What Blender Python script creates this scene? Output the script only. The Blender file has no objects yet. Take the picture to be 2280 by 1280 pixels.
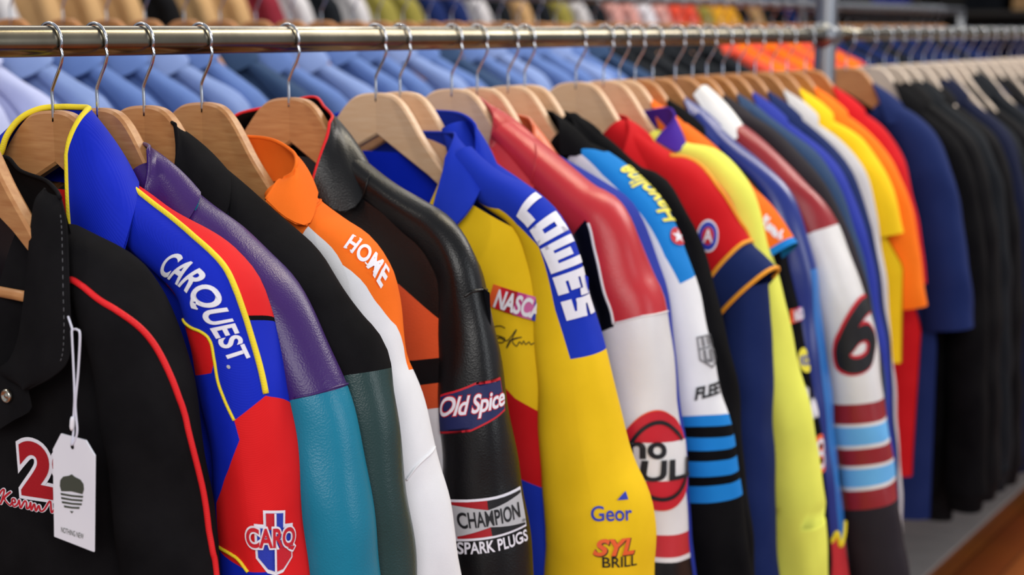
import bpy, bmesh, math, random
import numpy as np
from mathutils import Vector, Matrix
random.seed(7)
S = bpy.context.scene
COL = S.collection
HZ = 1.5                                     # height of the front rail above the floor
# ---------------- camera ----------------
cam_d = bpy.data.cameras.new('camera'); cam = bpy.data.objects.new('camera', cam_d); COL.objects.link(cam); S.camera = cam
cam_d.sensor_width = 36.0; cam_d.lens = 52.5; cam_d.clip_start = .05; cam_d.clip_end = 60
_d = Vector((2260, 574, 3325)).normalized()                     # the rail's direction seen by the lens: right, up, forward
_n = Vector((0, 3325, -574)).normalized()
_x = -_d.cross(_n)
_R = Matrix((_x, _d, _n)).transposed()                           # world -> lens
cam.matrix_world = Matrix.Translation((1.306, -1.0647, HZ+.01225)) @ (Matrix(((1, 0, 0), (0, 1, 0), (0, 0, -1))) @ _R).transposed().to_4x4()
cam_d.dof.use_dof = True; cam_d.dof.focus_distance = 1.58; cam_d.dof.aperture_fstop = 3.8; cam_d.dof.aperture_blades = 0
# ---------------- world, lights, exposure ----------------
W = bpy.data.worlds.new('world'); S.world = W; W.use_nodes = True
W.node_tree.nodes['Background'].inputs[0].default_value = (.86, .9, 1.0, 1); W.node_tree.nodes['Background'].inputs[1].default_value = .42
def area(name, loc, target, sx, sy, power, color, spread=180):
    l = bpy.data.lights.new(name, 'AREA'); l.shape = 'RECTANGLE'; l.size = sx; l.size_y = sy; l.energy = power; l.color = color; l.spread = math.radians(spread)
    o = bpy.data.objects.new(name, l); COL.objects.link(o); o.location = loc
    o.rotation_euler = (Vector(target)-Vector(loc)).to_track_quat('-Z', 'Y').to_euler(); return o
area('unseen_soft_light', (2.5, -2.6, 2.9), (0.1, .9, 1.2), 2.2, 1.6, 84, (1.0, .97, .93))  # soft key light out of view, turned to brighten the jacket fronts
area('unseen_soft_light', (3.7, 1.4, 1.95), (0, 1.2, 1.4), 1.5, 1.3, 26, (.93, .97, 1.0))  # unseen side light added for bright highlights on the hooks
area('ceiling_fill_light', (1.0, 3.6, 3.4), (.3, 2.4, .6), 1.2, 2.4, 60, (1.0, .93, .82))  # ceiling fills: broad soft lights added overhead, out of view
area('ceiling_fill_light', (-2.2, 3.0, 3.4), (-2.2, 3, 0), 1.2, 5.0, 60, (1.0, .93, .82))
area('ceiling_fill_light', (1.6, 5.5, 3.4), (1.6, 5.5, 0), 1.5, 3.0, 60, (1.0, .95, .88))
area('aisle_lamp', (.3, 1.75, 3.1), (.1, .5, 1.2), .22, .8, 14, (1.0, .86, .6))
for i_, (x_, y_) in enumerate(((-1.0, -.4), (-.9, 2.6), (.9, 5.0), (-2.4, 5.6), (-2.0, 8.0))): area('hook_glint_light', (x_, y_, 3.2), (x_*.6, y_+.4, 1.2), .13, .13, 9, (1.0, .92, .78))  # small unseen lights added for glints on the chrome hooks
S.view_settings.view_transform = 'Standard'; S.view_settings.look = 'None'; S.view_settings.exposure = 0.0; S.view_settings.gamma = 1.0; S.view_settings.use_curve_mapping = False
S.cycles.use_denoising = True; S.cycles.max_bounces = 6
# ---------------- materials ----------------
def rgb(h):
    c = [int(h[i:i+2], 16)/255 for i in (0, 2, 4)]
    return tuple((v/12.92 if v <= .04045 else ((v+.055)/1.055)**2.4) for v in c)+(1,)
def material(name, hexcol, rough=.8, metal=0.0, kind=None, scale=1.0, strength=.3, sheen=0.0, spec=.5, var=.06, hex2=None):
    m = bpy.data.materials.new(name); m.use_nodes = True; nt = m.node_tree; b = nt.nodes['Principled BSDF']; c = rgb(hexcol)
    b.inputs['Base Color'].default_value = c; b.inputs['Roughness'].default_value = rough; b.inputs['Metallic'].default_value = metal
    b.inputs['Specular IOR Level'].default_value = spec
    if sheen: b.inputs['Sheen Weight'].default_value = sheen; b.inputs['Sheen Roughness'].default_value = .4
    N = lambda t: nt.nodes.new(t); L = nt.links.new
    tc = N('ShaderNodeTexCoord')
    if kind:
        h = None
        if kind == 'twill':
            mp = N('ShaderNodeMapping'); mp.inputs['Rotation'].default_value = (.5, .6, .9); L(tc.outputs['Object'], mp.inputs[0])
            w = N('ShaderNodeTexWave'); w.inputs['Scale'].default_value = 230*scale; w.inputs['Distortion'].default_value = 1.2; w.inputs['Detail'].default_value = 1; L(mp.outputs[0], w.inputs[0]); h = w.outputs['Fac']
        elif kind == 'leather':
            v = N('ShaderNodeTexVoronoi'); v.inputs['Scale'].default_value = 520*scale; L(tc.outputs['Object'], v.inputs['Vector'])
            n2 = N('ShaderNodeTexNoise'); n2.inputs['Scale'].default_value = 34; n2.inputs['Detail'].default_value = 4; L(tc.outputs['Object'], n2.inputs['Vector'])
            ad = N('ShaderNodeMath'); ad.operation = 'MULTIPLY_ADD'; ad.inputs[1].default_value = 2.2; L(n2.outputs['Fac'], ad.inputs[0]); L(v.outputs['Distance'], ad.inputs[2]); h = ad.outputs[0]
        elif kind == 'wood':
            mp = N('ShaderNodeMapping'); mp.inputs['Scale'].default_value = (5, 30, 60); mp.inputs['Rotation'].default_value = (0, .35, 0); L(tc.outputs['Object'], mp.inputs[0])
            n = N('ShaderNodeTexNoise'); n.inputs['Scale'].default_value = 3.5; n.inputs['Detail'].default_value = 8; n.inputs['Roughness'].default_value = .65; L(mp.outputs[0], n.inputs[0]); h = n.outputs['Fac']
        else:
            n = N('ShaderNodeTexNoise'); n.inputs['Scale'].default_value = 700*scale; n.inputs['Detail'].default_value = 3; L(tc.outputs['Object'], n.inputs['Vector']); h = n.outputs['Fac']
        bp = N('ShaderNodeBump'); bp.inputs['Strength'].default_value = strength; bp.inputs['Distance'].default_value = .001; L(h, bp.inputs['Height']); L(bp.outputs[0], b.inputs['Normal'])
        if var:
            n = N('ShaderNodeTexNoise'); n.inputs['Scale'].default_value = 14 if kind != 'wood' else 3.5; n.inputs['Detail'].default_value = 5
            L(tc.outputs['Object'] if kind != 'wood' else mp.outputs[0], n.inputs['Vector'])
            r = N('ShaderNodeMapRange'); r.inputs['From Min'].default_value = .3; r.inputs['From Max'].default_value = .7; r.inputs['To Min'].default_value = 0; r.inputs['To Max'].default_value = 1; L(n.outputs['Fac'], r.inputs[0])
            mx = N('ShaderNodeMix'); mx.data_type = 'RGBA'; c2 = rgb(hex2) if hex2 else tuple(min(1, v*(1+var*2)+var*.05) for v in c[:3])+(1,)
            mx.inputs[6].default_value = c; mx.inputs[7].default_value = c2; L(r.outputs[0], mx.inputs[0]); L(mx.outputs[2], b.inputs['Base Color'])
    return m
M = {}
def reg(name, *a, **k): M[name] = material(name, *a, **k)
TW = dict(rough=.72, kind='twill', strength=.16, spec=.16); CT = dict(rough=.85, kind='cotton', strength=.22, spec=.12); KN = dict(rough=.95, kind='cotton', strength=.35, spec=.06)
LE = dict(rough=.33, kind='leather', strength=.2, spec=.36); SA = dict(rough=.3, kind='cotton', strength=.06, spec=.6)
for n_, h_ in dict(royal_twill='0a25b8', red_twill='dc1a1e').items(): reg(n_, h_, **TW)
for n_, h_ in dict(orange_cotton='f4711f', white_cotton='e4e5ea', gold_cotton='efc41c', lowes_blue='1b35b4', red_cotton='c4151d', sky_cotton='1c7fd0', navy_cotton='17275a', lime_cotton='e6e862', cobalt_cotton='2c3a9c',
                   purple_cotton='4a2a9c', azure_cotton='6cb4ec', charcoal_cotton='2a262c', teal_cotton='5f8fae', grey_cotton='c2c0c4', tee_orange='fb7618', rust_cotton='8e3a16', flame_red='c8363c', denim='5d78b4', pale_denim='7c92c6', dark_denim='304668', white_shirt='e0e0ea', lavender_shirt='b4bce4',
                   night_cotton='0e1530', tan_cotton='b89468', olive_cotton='8c8440', maroon_cotton='7a2230', black_cotton='0a0a0e', slate_cotton='14181e', pink_cotton='d09a94', coral_cotton='e0523e', mustard_cotton='e2a52e').items(): reg(n_, h_, **CT)
for n_, h_ in dict(black_wool='111012', black_knit='0c0c0f').items(): reg(n_, h_, hex2='1b1a1c' if n_ == 'black_wool' else None, **KN)
for n_, h_ in dict(purple_leather='3a1d62', teal_leather='0a7896', dark_green_leather='223c3c', black_leather='060608', orange_leather='d4542a', red_leather='c02c34', salmon_leather='dc7248', white_leather='e2e1e2', maroon_leather='94242c').items(): reg(n_, h_, **LE)
for n_, h_ in dict(black_satin='101118', royal_satin='0b2ac8', navy_satin='142a80', coat_navy='10193a', azure_satin='2a74c4').items(): reg(n_, h_, **SA)
for n_, h_ in dict(yellow_piping='f2d92a', red_piping='e01c22', gold_piping='f0a028').items(): reg(n_, h_, rough=.6, kind='twill', strength=.2, spec=.3)
for n_, h_ in dict(white_thread='eceaf4', black_thread='121218', navy_thread='1c2458', red_thread='c8182a', orange_thread='f0622a', yellow_thread='ecdf40', blue_thread='2438b0', pink_thread='d66aa8', magenta_thread='c43a8a', silver_thread='b9b9bd', grey_thread='77777c', crimson_thread='a80f1c').items(): reg(n_, h_, rough=.55, kind='cotton', strength=.3, spec=.35, var=.03)
reg('hanger_wood', 'b67a49', rough=.42, kind='wood', strength=.06, hex2='cb945f', spec=.5)
reg('light_hanger_wood', 'dcb088', rough=.42, kind='wood', strength=.05, hex2='e6c09c', spec=.5)
reg('dark_hanger_wood', 'b0713c', rough=.42, kind='wood', strength=.06, hex2='c88e54', spec=.5)
reg('pale_hanger_wood', 'cdbcae', rough=.5, kind='wood', strength=.05, hex2='dccab8', spec=.4)
M['chrome'] = material('chrome', 'c8ccd4', rough=.16, metal=1)
M['rail_metal'] = material('rail_metal', '6f695b', rough=.24, metal=1, kind='cotton', scale=.05, strength=.05, var=.25)
M['post_metal'] = material('post_metal', '8f9298', rough=.4, metal=1)
M['snap_metal'] = material('snap_metal', 'cfc8b8', rough=.22, metal=1)
M['card'] = material('card', 'f2f2fc', rough=.7, kind='cotton', strength=.05, var=.02)
M['print_green'] = material('print_green', '474b40', rough=.8)
M['string'] = material('string', 'dcdcec', rough=.8)
# ---------- shape helpers ----------
def catmull(P, t):
    """P (n,k) control points, t in [0,n-1] -> (m,k)"""
    P = np.asarray(P, float); n = len(P)
    Q = np.vstack([2*P[0]-P[1], P, 2*P[-1]-P[-2]])
    t = np.clip(np.asarray(t, float), 0, n-1); i = np.minimum(t.astype(int), n-2); f = (t-i)[..., None]
    p0, p1, p2, p3 = Q[i], Q[i+1], Q[i+2], Q[i+3]
    return .5*((2*p1)+(-p0+p2)*f+(2*p0-5*p1+4*p2-p3)*f*f+(-p0+3*p1-3*p2+p3)*f**3)
class Tube:
    """shoulder and sleeve: path points (x,z,y), half sizes a (in the hanging plane) and b (front to back).
    u = 0..1 along the path, v = angle in degrees: 0 outwards, 90 front, -90 back, 180 inside"""
    def __init__(s, path, a, b, fold=0.0, seed=0, p=2.3, side=1):
        s.P = np.array([(q[0], (q[2] if len(q) > 2 else 0.0), q[1]) for q in path], float)
        s.a = np.asarray(a, float); s.b = np.asarray(b, float); s.fold = fold; s.seed = seed; s.p = p; s.side = side
        n = len(s.P); tt = np.linspace(0, n-1, 400); X = catmull(s.P, tt)
        L = np.concatenate([[0], np.cumsum(np.linalg.norm(np.diff(X, axis=0), axis=1))]); s.L = L[-1]
        s.tt = tt; s.ll = L/L[-1]
    def frame(s, u):
        u = np.asarray(u, float); t = np.interp(u, s.ll, s.tt)
        P = catmull(s.P, t); h = .04; T = catmull(s.P, t+h)-catmull(s.P, t-h); T /= np.linalg.norm(T, axis=-1, keepdims=True)
        N = np.stack([-T[..., 2], 0*T[..., 0], T[..., 0]], -1); N /= np.linalg.norm(N, axis=-1, keepdims=True)
        k = np.arange(len(s.P)); a = np.interp(t, k, s.a); b = np.interp(t, k, s.b)
        return P, T, N, a, b
    def pt(s, u, v, off=0.0):
        u, v = np.broadcast_arrays(np.asarray(u, float), np.asarray(v, float))
        P, T, N, a, b = s.frame(u); r = np.radians(v); c, sn = np.cos(r), np.sin(r)
        e = 2/s.p; cx = np.sign(c)*np.abs(c)**e; sx = np.sign(sn)*np.abs(sn)**e
        if s.fold:
            z = u*s.L; q = s.seed*1.7
            f = (np.sin(z*31+2.1*np.sin(r+q)+q)*.5+np.sin(z*57+3*np.sin(r*1+q*2)+q*3)*.3+np.sin(3*r+z*9+q)*.35+np.sin(5*r+z*17*np.sin(q)+q)*.25)
            off = off+s.fold*f*np.clip(u*4, 0.15, 1)
        B = np.array([0, -1.0, 0])
        X = P+N*(a*cx+off*c)[..., None]+B*(b*sx+off*sn)[..., None]
        X = X.copy(); X[..., 0] *= s.side
        return X
class Front:
    """body of the garment: u = x, v = z ; front (sgn=-1) or back (sgn=+1) sheet"""
    def __init__(s, A, b, zn, slope, xn=.07, sgn=-1, fold=0.003, seed=0, y0=0.0, flare=0.0, edge=.004, f0=.12, Az=None):
        s.f0 = f0; s.Az = np.array(Az, float) if Az else None
        s.A, s.b, s.zn, s.slope, s.xn, s.sgn, s.fold, s.seed, s.y0, s.flare, s.edge = A, b, zn, slope, xn, sgn, fold, seed, y0, flare, edge
    def Aof(s, z): return s.A if s.Az is None else np.interp(z, s.Az[:, 0], s.Az[:, 1])
    def ztop(s, x):
        return s.zn-s.slope*np.maximum(np.abs(x)-s.xn, 0)
    def pt(s, x, z, off=0.0):
        x, z = np.broadcast_arrays(np.asarray(x, float), np.asarray(z, float))
        d = np.clip(s.ztop(x)-z, 0, 1)
        f = s.f0+(1-s.f0)*(1-np.exp(-d/.1)); q = np.clip(np.abs(x)/s.Aof(z), 0, 1)
        h = s.b*f*np.maximum(1-q**3, 0)**.5+s.edge
        k = s.seed*2.3
        w = s.fold*(np.sin(x*38+z*6*np.sin(k)+k)+.6*np.sin(x*71+z*11+k*2)+.4*np.sin(z*23+x*14+k))*np.clip(d*6, 0, 1)*(1-q**4)
        xo = x*(1+s.flare*d)
        return np.stack([xo, s.y0+s.sgn*(h+w+off), z+0*x], -1)
class Collar:
    """R rim points, B base points, right half from the back centre to the front edge; u=-1..1 round the neck, v=0 base..1 rim, bulge outwards"""
    def __init__(s, R, B, bulge=.004, thick=.003):
        m = np.array([-1, 1, 1.0])
        def full(L):
            P = np.vstack([np.array(L[:0:-1])*m, L]); Q = catmull(P, np.linspace(0, len(P)-1, 240)); d = np.concatenate([[0], np.cumsum(np.linalg.norm(np.diff(Q, axis=0), axis=1))]); k = np.linspace(0, d[-1], 81)
            return np.stack([np.interp(k, d, Q[:, c]) for c in range(3)], 1)
        s.R = full(R); s.B = full(B); s.bulge = bulge; s.th = thick
    def pt(s, u, v, off=0.0):
        u, v = np.broadcast_arrays(np.asarray(u, float), np.asarray(v, float)); n = len(s.R)
        def ev(uu, vv):
            tt = (uu+1)/2*(n-1); return catmull(s.B, tt)*(1-vv)[..., None]+catmull(s.R, tt)*vv[..., None]
        X = ev(u, v); h = .02
        dU = ev(np.clip(u+h, -1, 1), v)-ev(np.clip(u-h, -1, 1), v); dV = ev(u, 0*v+1)-ev(u, 0*v)
        N = np.cross(dV, dU); N /= np.maximum(np.linalg.norm(N, axis=-1, keepdims=True), 1e-9)
        # outward = away from the neck axis
        ax = np.array([0, -.005, 0]); o = X-ax; o[..., 2] = 0
        sg = np.sign((N*o).sum(-1, keepdims=True)); N = N*np.where(sg == 0, 1, sg)
        return X+N*(s.bulge*4*v*(1-v)+off)[..., None]
GARMENTS = {
 'J0': {'y': -0.1, 'path': [(0.12, -0.196), (0.172, -0.217), (0.193, -0.232), (0.208, -0.254), (0.225, -0.286), (0.238, -0.324), (0.245, -0.369), (0.249, -0.42), (0.254, -0.464), (0.259, -0.501), (0.26, -0.595), (0.259, -0.758)], 'a': [0.0217, 0.0287, 0.0336, 0.0371, 0.0406, 0.0423, 0.0428, 0.0433, 0.0438, 0.0443, 0.0449, 0.0454], 'b': [0.032, 0.036, 0.0401, 0.0442, 0.0452, 0.0455, 0.0458, 0.0461, 0.0464, 0.0467, 0.047, 0.0473], 'torso': {'A': 0.215, 'b': 0.045, 'zn': -0.175, 'slope': 0.52, 'hem': -0.74}, 'pan': ('black_wool', []), 'cord': [('red_piping', [(0.103, 91.3), (0.1474, 69.3), (0.1874, 42.8), (0.2346, 18.2), (0.2933, 5.2), (0.3433, -2.3), (0.3734, -4.3), (0.4406, -10.8), (0.5007, -15.3), (0.5608, -18.8), (0.6009, -23.3), (0.8, -26), (0.97, -26)], 0.0033)], 'mark': [], 'tpan': ('black_wool', []), 'tmark': [('number_patch', 'n29', [(0.097, -0.3902), (0.1785, -0.3993), (0.1777, -0.4447), (0.1015, -0.4447)]), ('script', 'kevin', [(0.0673, -0.4447), (0.1495, -0.4469), (0.1488, -0.4617), (0.0665, -0.4606)])], 'colm': ('black_wool', 'black_satin'), 'lin': 'black_satin', 'rim': None, 'gap': 0.075},
 'J1': {'y': 0, 'path': [(0.075, -0.149), (0.114, -0.17), (0.149, -0.193), (0.19, -0.215), (0.223, -0.233), (0.242, -0.252), (0.252, -0.28), (0.265, -0.327), (0.271, -0.355), (0.279, -0.397), (0.285, -0.441), (0.289, -0.486), (0.292, -0.527), (0.297, -0.625), (0.297, -0.796)], 'a': [0.0152, 0.0207, 0.0267, 0.0321, 0.0351, 0.0381, 0.0411, 0.0423, 0.0427, 0.0432, 0.0436, 0.0441, 0.0445, 0.0449, 0.0454], 'b': [0.0263, 0.0293, 0.0326, 0.0358, 0.0391, 0.042, 0.0423, 0.0425, 0.0427, 0.0429, 0.0432, 0.0434, 0.0436, 0.0439, 0.0441], 'torso': {'A': 0.225, 'b': 0.024, 'zn': -0.17, 'slope': 0.52, 'hem': -0.74}, 'pan': ('royal_twill', [('red_twill', [('v<', [(0.0529, 0.2), (0.0744, 1.7), (0.1373, 4.7), (0.2132, 15.7), (0.2489, 16.7), (0.2718, 18.7), (0.3019, 16.7), (0.3462, 14.7), (0.3977, 15.7)])]), ('black_knit', [('v<', [(0.0529, 0.2), (0.0744, 1.7), (0.1373, 4.7), (0.2132, 15.7), (0.2489, 16.7), (0.2718, 18.7), (0.3019, 16.7), (0.3462, 14.7), (0.3977, 15.7)]), ('u>', [(-44.9, 0.309), (11.7, 0.2976)])]), ('royal_twill', [('v<', [(0.0529, 0.2), (0.0744, 1.7), (0.1373, 4.7), (0.2132, 15.7), (0.2489, 16.7), (0.2718, 18.7), (0.3019, 16.7), (0.3462, 14.7), (0.3977, 15.7)]), ('u>', [(-44.4, 0.3147), (12.2, 0.3047)])]), ('red_twill', [('v>', [(0.2818, 117.9), (0.3033, 86.3), (0.319, 76.3), (0.3433, 77.8), (0.372, 79.8), (0.3963, 74.8), (0.4249, 65.3)]), ('u>', [(60, 0.2), (180, 0.2)]), ('u<', [(60, 0.36), (180, 0.36)])]), ('royal_twill', [('v>', [(0.2818, 117.9), (0.3033, 86.3), (0.319, 76.3), (0.3433, 77.8), (0.372, 79.8), (0.3963, 74.8), (0.4249, 65.3)]), ('u>', [(77.3, 0.3433), (109.9, 0.4006)]), ('v<', [(0, 150), (1, 150)]), ('v>', [(0, 70), (1, 70)])]), ('red_twill', [('u>', [(-47.9, 0.4278), (16.2, 0.4006), (65.3, 0.4249)]), ('v<', [(0.4249, 65.3), (0.4506, 62.3), (0.4793, 80.3), (0.5165, 101.8), (0.5379, 117.4)])]), ('royal_twill', [('u>', [(73.8, 0.6266), (134.9, 0.5951)]), ('v>', [(0, 30), (1, 30)])])]), 'cord': [('yellow_piping', [(0.0529, 0.2), (0.0744, 1.7), (0.1373, 4.7), (0.2132, 15.7), (0.2489, 16.7), (0.2718, 18.7), (0.3019, 16.7), (0.3462, 14.7), (0.3977, 15.7)], 0.0032), ('yellow_piping', [(0.2818, 117.9), (0.3033, 86.3), (0.319, 76.3), (0.3433, 77.8), (0.372, 79.8), (0.3963, 74.8), (0.4249, 65.3)], 0.0016), ('yellow_piping', [(0.5951, 134.9), (0.6052, 93.3), (0.6266, 73.8)], 0.0018)], 'mark': [('lettering', 'carquest', [(0.1974, 60.3), (0.3548, 25.2), (0.3591, 59.3), (0.1845, 112.9)]), ('emblem', 'shield', [(0.5408, 55.8), (0.5522, 0.2), (0.6323, 8.7), (0.6252, 59.8)])], 'tpan': ('royal_twill', []), 'tmark': [], 'colm': ('royal_twill', 'royal_twill'), 'lin': 'red_twill', 'rim': ('yellow_piping', 0.0034), 'gap': 0.095, 'R': [(0, 0.034, -0.0712), (0.022, 0.029, -0.0712), (0.038, 0.013, -0.0732), (0.047, -0.006, -0.083), (0.051, -0.021, -0.1), (0.053, -0.028, -0.117)], 'B': [(0, 0.05, -0.158), (0.06, 0.046, -0.156), (0.114, 0.012, -0.147), (0.152, -0.034, -0.182), (0.15, -0.056, -0.225), (0.1, -0.06, -0.255)]},
 'J2': {'y': 0.061, 'path': [(0.076, -0.139), (0.099, -0.16), (0.146, -0.194), (0.181, -0.218), (0.215, -0.243), (0.243, -0.267), (0.266, -0.301), (0.29, -0.347), (0.306, -0.389), (0.318, -0.433), (0.328, -0.488), (0.331, -0.539), (0.333, -0.64), (0.332, -0.815)], 'a': [0.0147, 0.0212, 0.0276, 0.0328, 0.036, 0.0393, 0.0421, 0.0425, 0.043, 0.0435, 0.044, 0.0444, 0.0449, 0.0454], 'b': [0.0248, 0.0281, 0.0315, 0.0348, 0.0382, 0.0401, 0.0403, 0.0406, 0.0408, 0.0411, 0.0413, 0.0415, 0.0418, 0.042], 'torso': {'A': 0.225, 'b': 0.024, 'zn': -0.17, 'slope': 0.52, 'hem': -0.74}, 'pan': ('purple_leather', [('teal_leather', [('u>', [(-41.9, 0.412), (4.7, 0.4134), (34.2, 0.412), (68.3, 0.4092)])])]), 'cord': [('purple_leather', [(0.4077, 64.3), (0.4106, 33.2), (0.4106, 3.7), (0.4106, -40.9)], 0.0013), ('purple_leather', [(0.0801, -23.3), (0.103, 14.7), (0.1216, 51.8)], 0.0012)], 'mark': [], 'tpan': ('purple_leather', []), 'tmark': [], 'colm': ('purple_leather', 'teal_leather'), 'lin': 'teal_leather', 'rim': None, 'gap': 0.099, 'R': [(0, 0.035, -0.116), (0.041, 0.018, -0.111), (0.084, -0.005, -0.111), (0.1, -0.02, -0.114)], 'B': [(0, 0.04, -0.165), (0.038, 0.035, -0.165), (0.143, 0.008, -0.157), (0.166, -0.026, -0.181), (0.145, -0.035, -0.203), (0.103, -0.04, -0.22)]},
 'J3': {'y': 0.129, 'path': [(0.075, -0.14), (0.122, -0.175), (0.158, -0.204), (0.193, -0.23), (0.219, -0.25), (0.245, -0.28), (0.274, -0.314), (0.296, -0.337), (0.304, -0.375), (0.312, -0.422), (0.32, -0.484), (0.327, -0.561), (0.33, -0.666), (0.33, -0.822)], 'a': [0.0203, 0.0267, 0.0321, 0.0351, 0.0381, 0.0411, 0.0423, 0.0427, 0.0432, 0.0436, 0.0441, 0.0445, 0.0449, 0.0454], 'b': [0.0277, 0.031, 0.0341, 0.0372, 0.04, 0.0402, 0.0405, 0.0407, 0.0409, 0.0411, 0.0413, 0.0416, 0.0418, 0.042], 'torso': {'A': 0.225, 'b': 0.027, 'zn': -0.17, 'slope': 0.52, 'hem': -0.74}, 'pan': ('black_wool', [('dark_green_leather', [('u>', [(-42.4, 0.3963), (18.7, 0.3934), (52.8, 0.392)])])]), 'cord': [('teal_leather', [(0.0501, -11.8), (0.0901, 31.2), (0.1159, 65.3)], 0.0012)], 'mark': [], 'tpan': ('black_wool', []), 'tmark': [], 'colm': ('black_wool', 'black_wool'), 'lin': 'black_wool', 'rim': None, 'gap': 0.095, 'R': [(0, 0.04, -0.103), (0.031, 0.01, -0.092), (0.07, -0.02, -0.091)], 'B': [(0, 0.05, -0.165), (0.029, 0.045, -0.165), (0.117, 0.01, -0.142), (0.162, -0.035, -0.18), (0.138, -0.045, -0.21), (0.099, -0.05, -0.238)]},
 'J4': {'y': 0.22, 'path': [(0.125, -0.17), (0.158, -0.197), (0.194, -0.222), (0.222, -0.241), (0.238, -0.265), (0.243, -0.295), (0.247, -0.331), (0.255, -0.367), (0.27, -0.403), (0.282, -0.45), (0.293, -0.49), (0.306, -0.528), (0.318, -0.592), (0.328, -0.701), (0.333, -0.851)], 'a': [0.0147, 0.0207, 0.0267, 0.0321, 0.0351, 0.0381, 0.0411, 0.0423, 0.0427, 0.0432, 0.0436, 0.0441, 0.0445, 0.0449, 0.0454], 'b': [0.0279, 0.0314, 0.0349, 0.0384, 0.0419, 0.045, 0.0453, 0.0455, 0.0458, 0.046, 0.0463, 0.0465, 0.0468, 0.047, 0.0473], 'torso': {'A': 0.225, 'b': 0.036, 'zn': -0.17, 'slope': 0.52, 'hem': -0.74}, 'pan': ('white_cotton', [('orange_cotton', [('v<', [(0.1817, 63.3), (0.2103, 35.7), (0.2446, 14.2), (0.2718, -3.8), (0.3133, -17.8)]), ('u<', [(-90, 0.36), (90, 0.36)])]), ('orange_cotton', [('u<', [(-90, 0.1), (90, 0.1)])])]), 'cord': [('orange_cotton', [(0.0458, -54.9), (0.0801, 26.2), (0.0901, 66.8)], 0.0012), ('white_cotton', [(0.5079, 39.2), (0.4893, 15.7), (0.4735, -25.4)], 0.0014)], 'mark': [('lettering', 'home', [(0.1559, 14.7), (0.2017, -13.3), (0.216, 11.2), (0.1645, 44.8)])], 'tpan': ('white_cotton', []), 'tmark': [], 'colm': ('orange_cotton', 'orange_cotton'), 'lin': 'rust_cotton', 'rim': None, 'gap': 0.151, 'R': [(0, 0.045, -0.116), (0.074, 0.035, -0.116), (0.123, 0.02, -0.127), (0.157, -0.01, -0.136), (0.16, -0.02, -0.148), (0.148, -0.02, -0.153)], 'B': [(0, 0.05, -0.173), (0.029, 0.05, -0.168), (0.15, 0.02, -0.167), (0.181, -0.005, -0.181), (0.194, -0.035, -0.203), (0.18, -0.055, -0.194), (0.155, -0.06, -0.175)]},
 'J5': {'y': 0.373, 'path': [(0.075, -0.144), (0.1, -0.161), (0.16, -0.197), (0.201, -0.215), (0.229, -0.227), (0.249, -0.246), (0.265, -0.275), (0.271, -0.298), (0.276, -0.33), (0.281, -0.374), (0.285, -0.418), (0.289, -0.456), (0.296, -0.51), (0.302, -0.571), (0.312, -0.642), (0.323, -0.747), (0.33, -0.903)], 'a': [0.0198, 0.0208, 0.0229, 0.024, 0.025, 0.0261, 0.0278, 0.029, 0.031, 0.035, 0.0398, 0.0425, 0.0455, 0.0479, 0.0499, 0.05, 0.05], 'b': [0.0198, 0.0208, 0.0229, 0.024, 0.025, 0.0261, 0.0278, 0.029, 0.031, 0.035, 0.0398, 0.0425, 0.0455, 0.0479, 0.0499, 0.05, 0.05], 'torso': {'A': 0.342, 'b': 0.05, 'zn': -0.16, 'slope': 0.5, 'hem': -0.74, 'f0': 0.4, 'Az': [(-0.903, 0.342), (-0.747, 0.335), (-0.642, 0.324), (-0.571, 0.314), (-0.51, 0.308), (-0.456, 0.301), (-0.418, 0.297), (-0.374, 0.293), (-0.33, 0.288), (-0.298, 0.283), (-0.275, 0.277), (-0.246, 0.261)]}, 'pan': ('black_leather', []), 'cord': [('black_leather', [(0.3047, 51.8), (0.3004, 23.2), (0.3033, -43.4)], 0.002), ('black_leather', [(0.0744, 22.2), (0.0873, 84.8), (0.0873, 148.4)], 0.0013)], 'mark': [('patch', 'oldspice', [(0.4206, 105.9), (0.4177, -2.8), (0.4807, -2.3), (0.4936, 123.4)]), ('patch', 'champion', [(0.5823, 105.4), (0.5765, -16.3), (0.6352, -10.8), (0.6395, 96.8)]), ('lettering', 'sparkplugs', [(0.6409, 95.3), (0.6395, -9.3), (0.6552, -9.8), (0.6567, 95.8)])], 'tpan': ('black_leather', [('orange_leather', [('z<', [(0.1975, -0.2914), (0.2318, -0.3153), (0.2622, -0.3357)])]), ('black_leather', [('z<', [(0.2203, -0.3834), (0.263, -0.3754)])]), ('orange_leather', [('z<', [(0.2302, -0.4129), (0.2607, -0.4061)])]), ('white_cotton', [('z<', [(0.2409, -0.4413), (0.2622, -0.4367)])])]), 'tmark': [], 'colm': ('black_leather', 'black_leather'), 'lin': 'black_satin', 'rim': ('red_piping', 0.002), 'gap': 0.081, 'R': [(0, 0.045, -0.074), (0.042, 0.02, -0.085), (0.076, -0.005, -0.094), (0.084, -0.02, -0.102)], 'B': [(0, 0.055, -0.165), (0.028, 0.05, -0.165), (0.116, 0.015, -0.153), (0.138, -0.03, -0.196), (0.119, -0.05, -0.206), (0.085, -0.058, -0.18)]},
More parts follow.
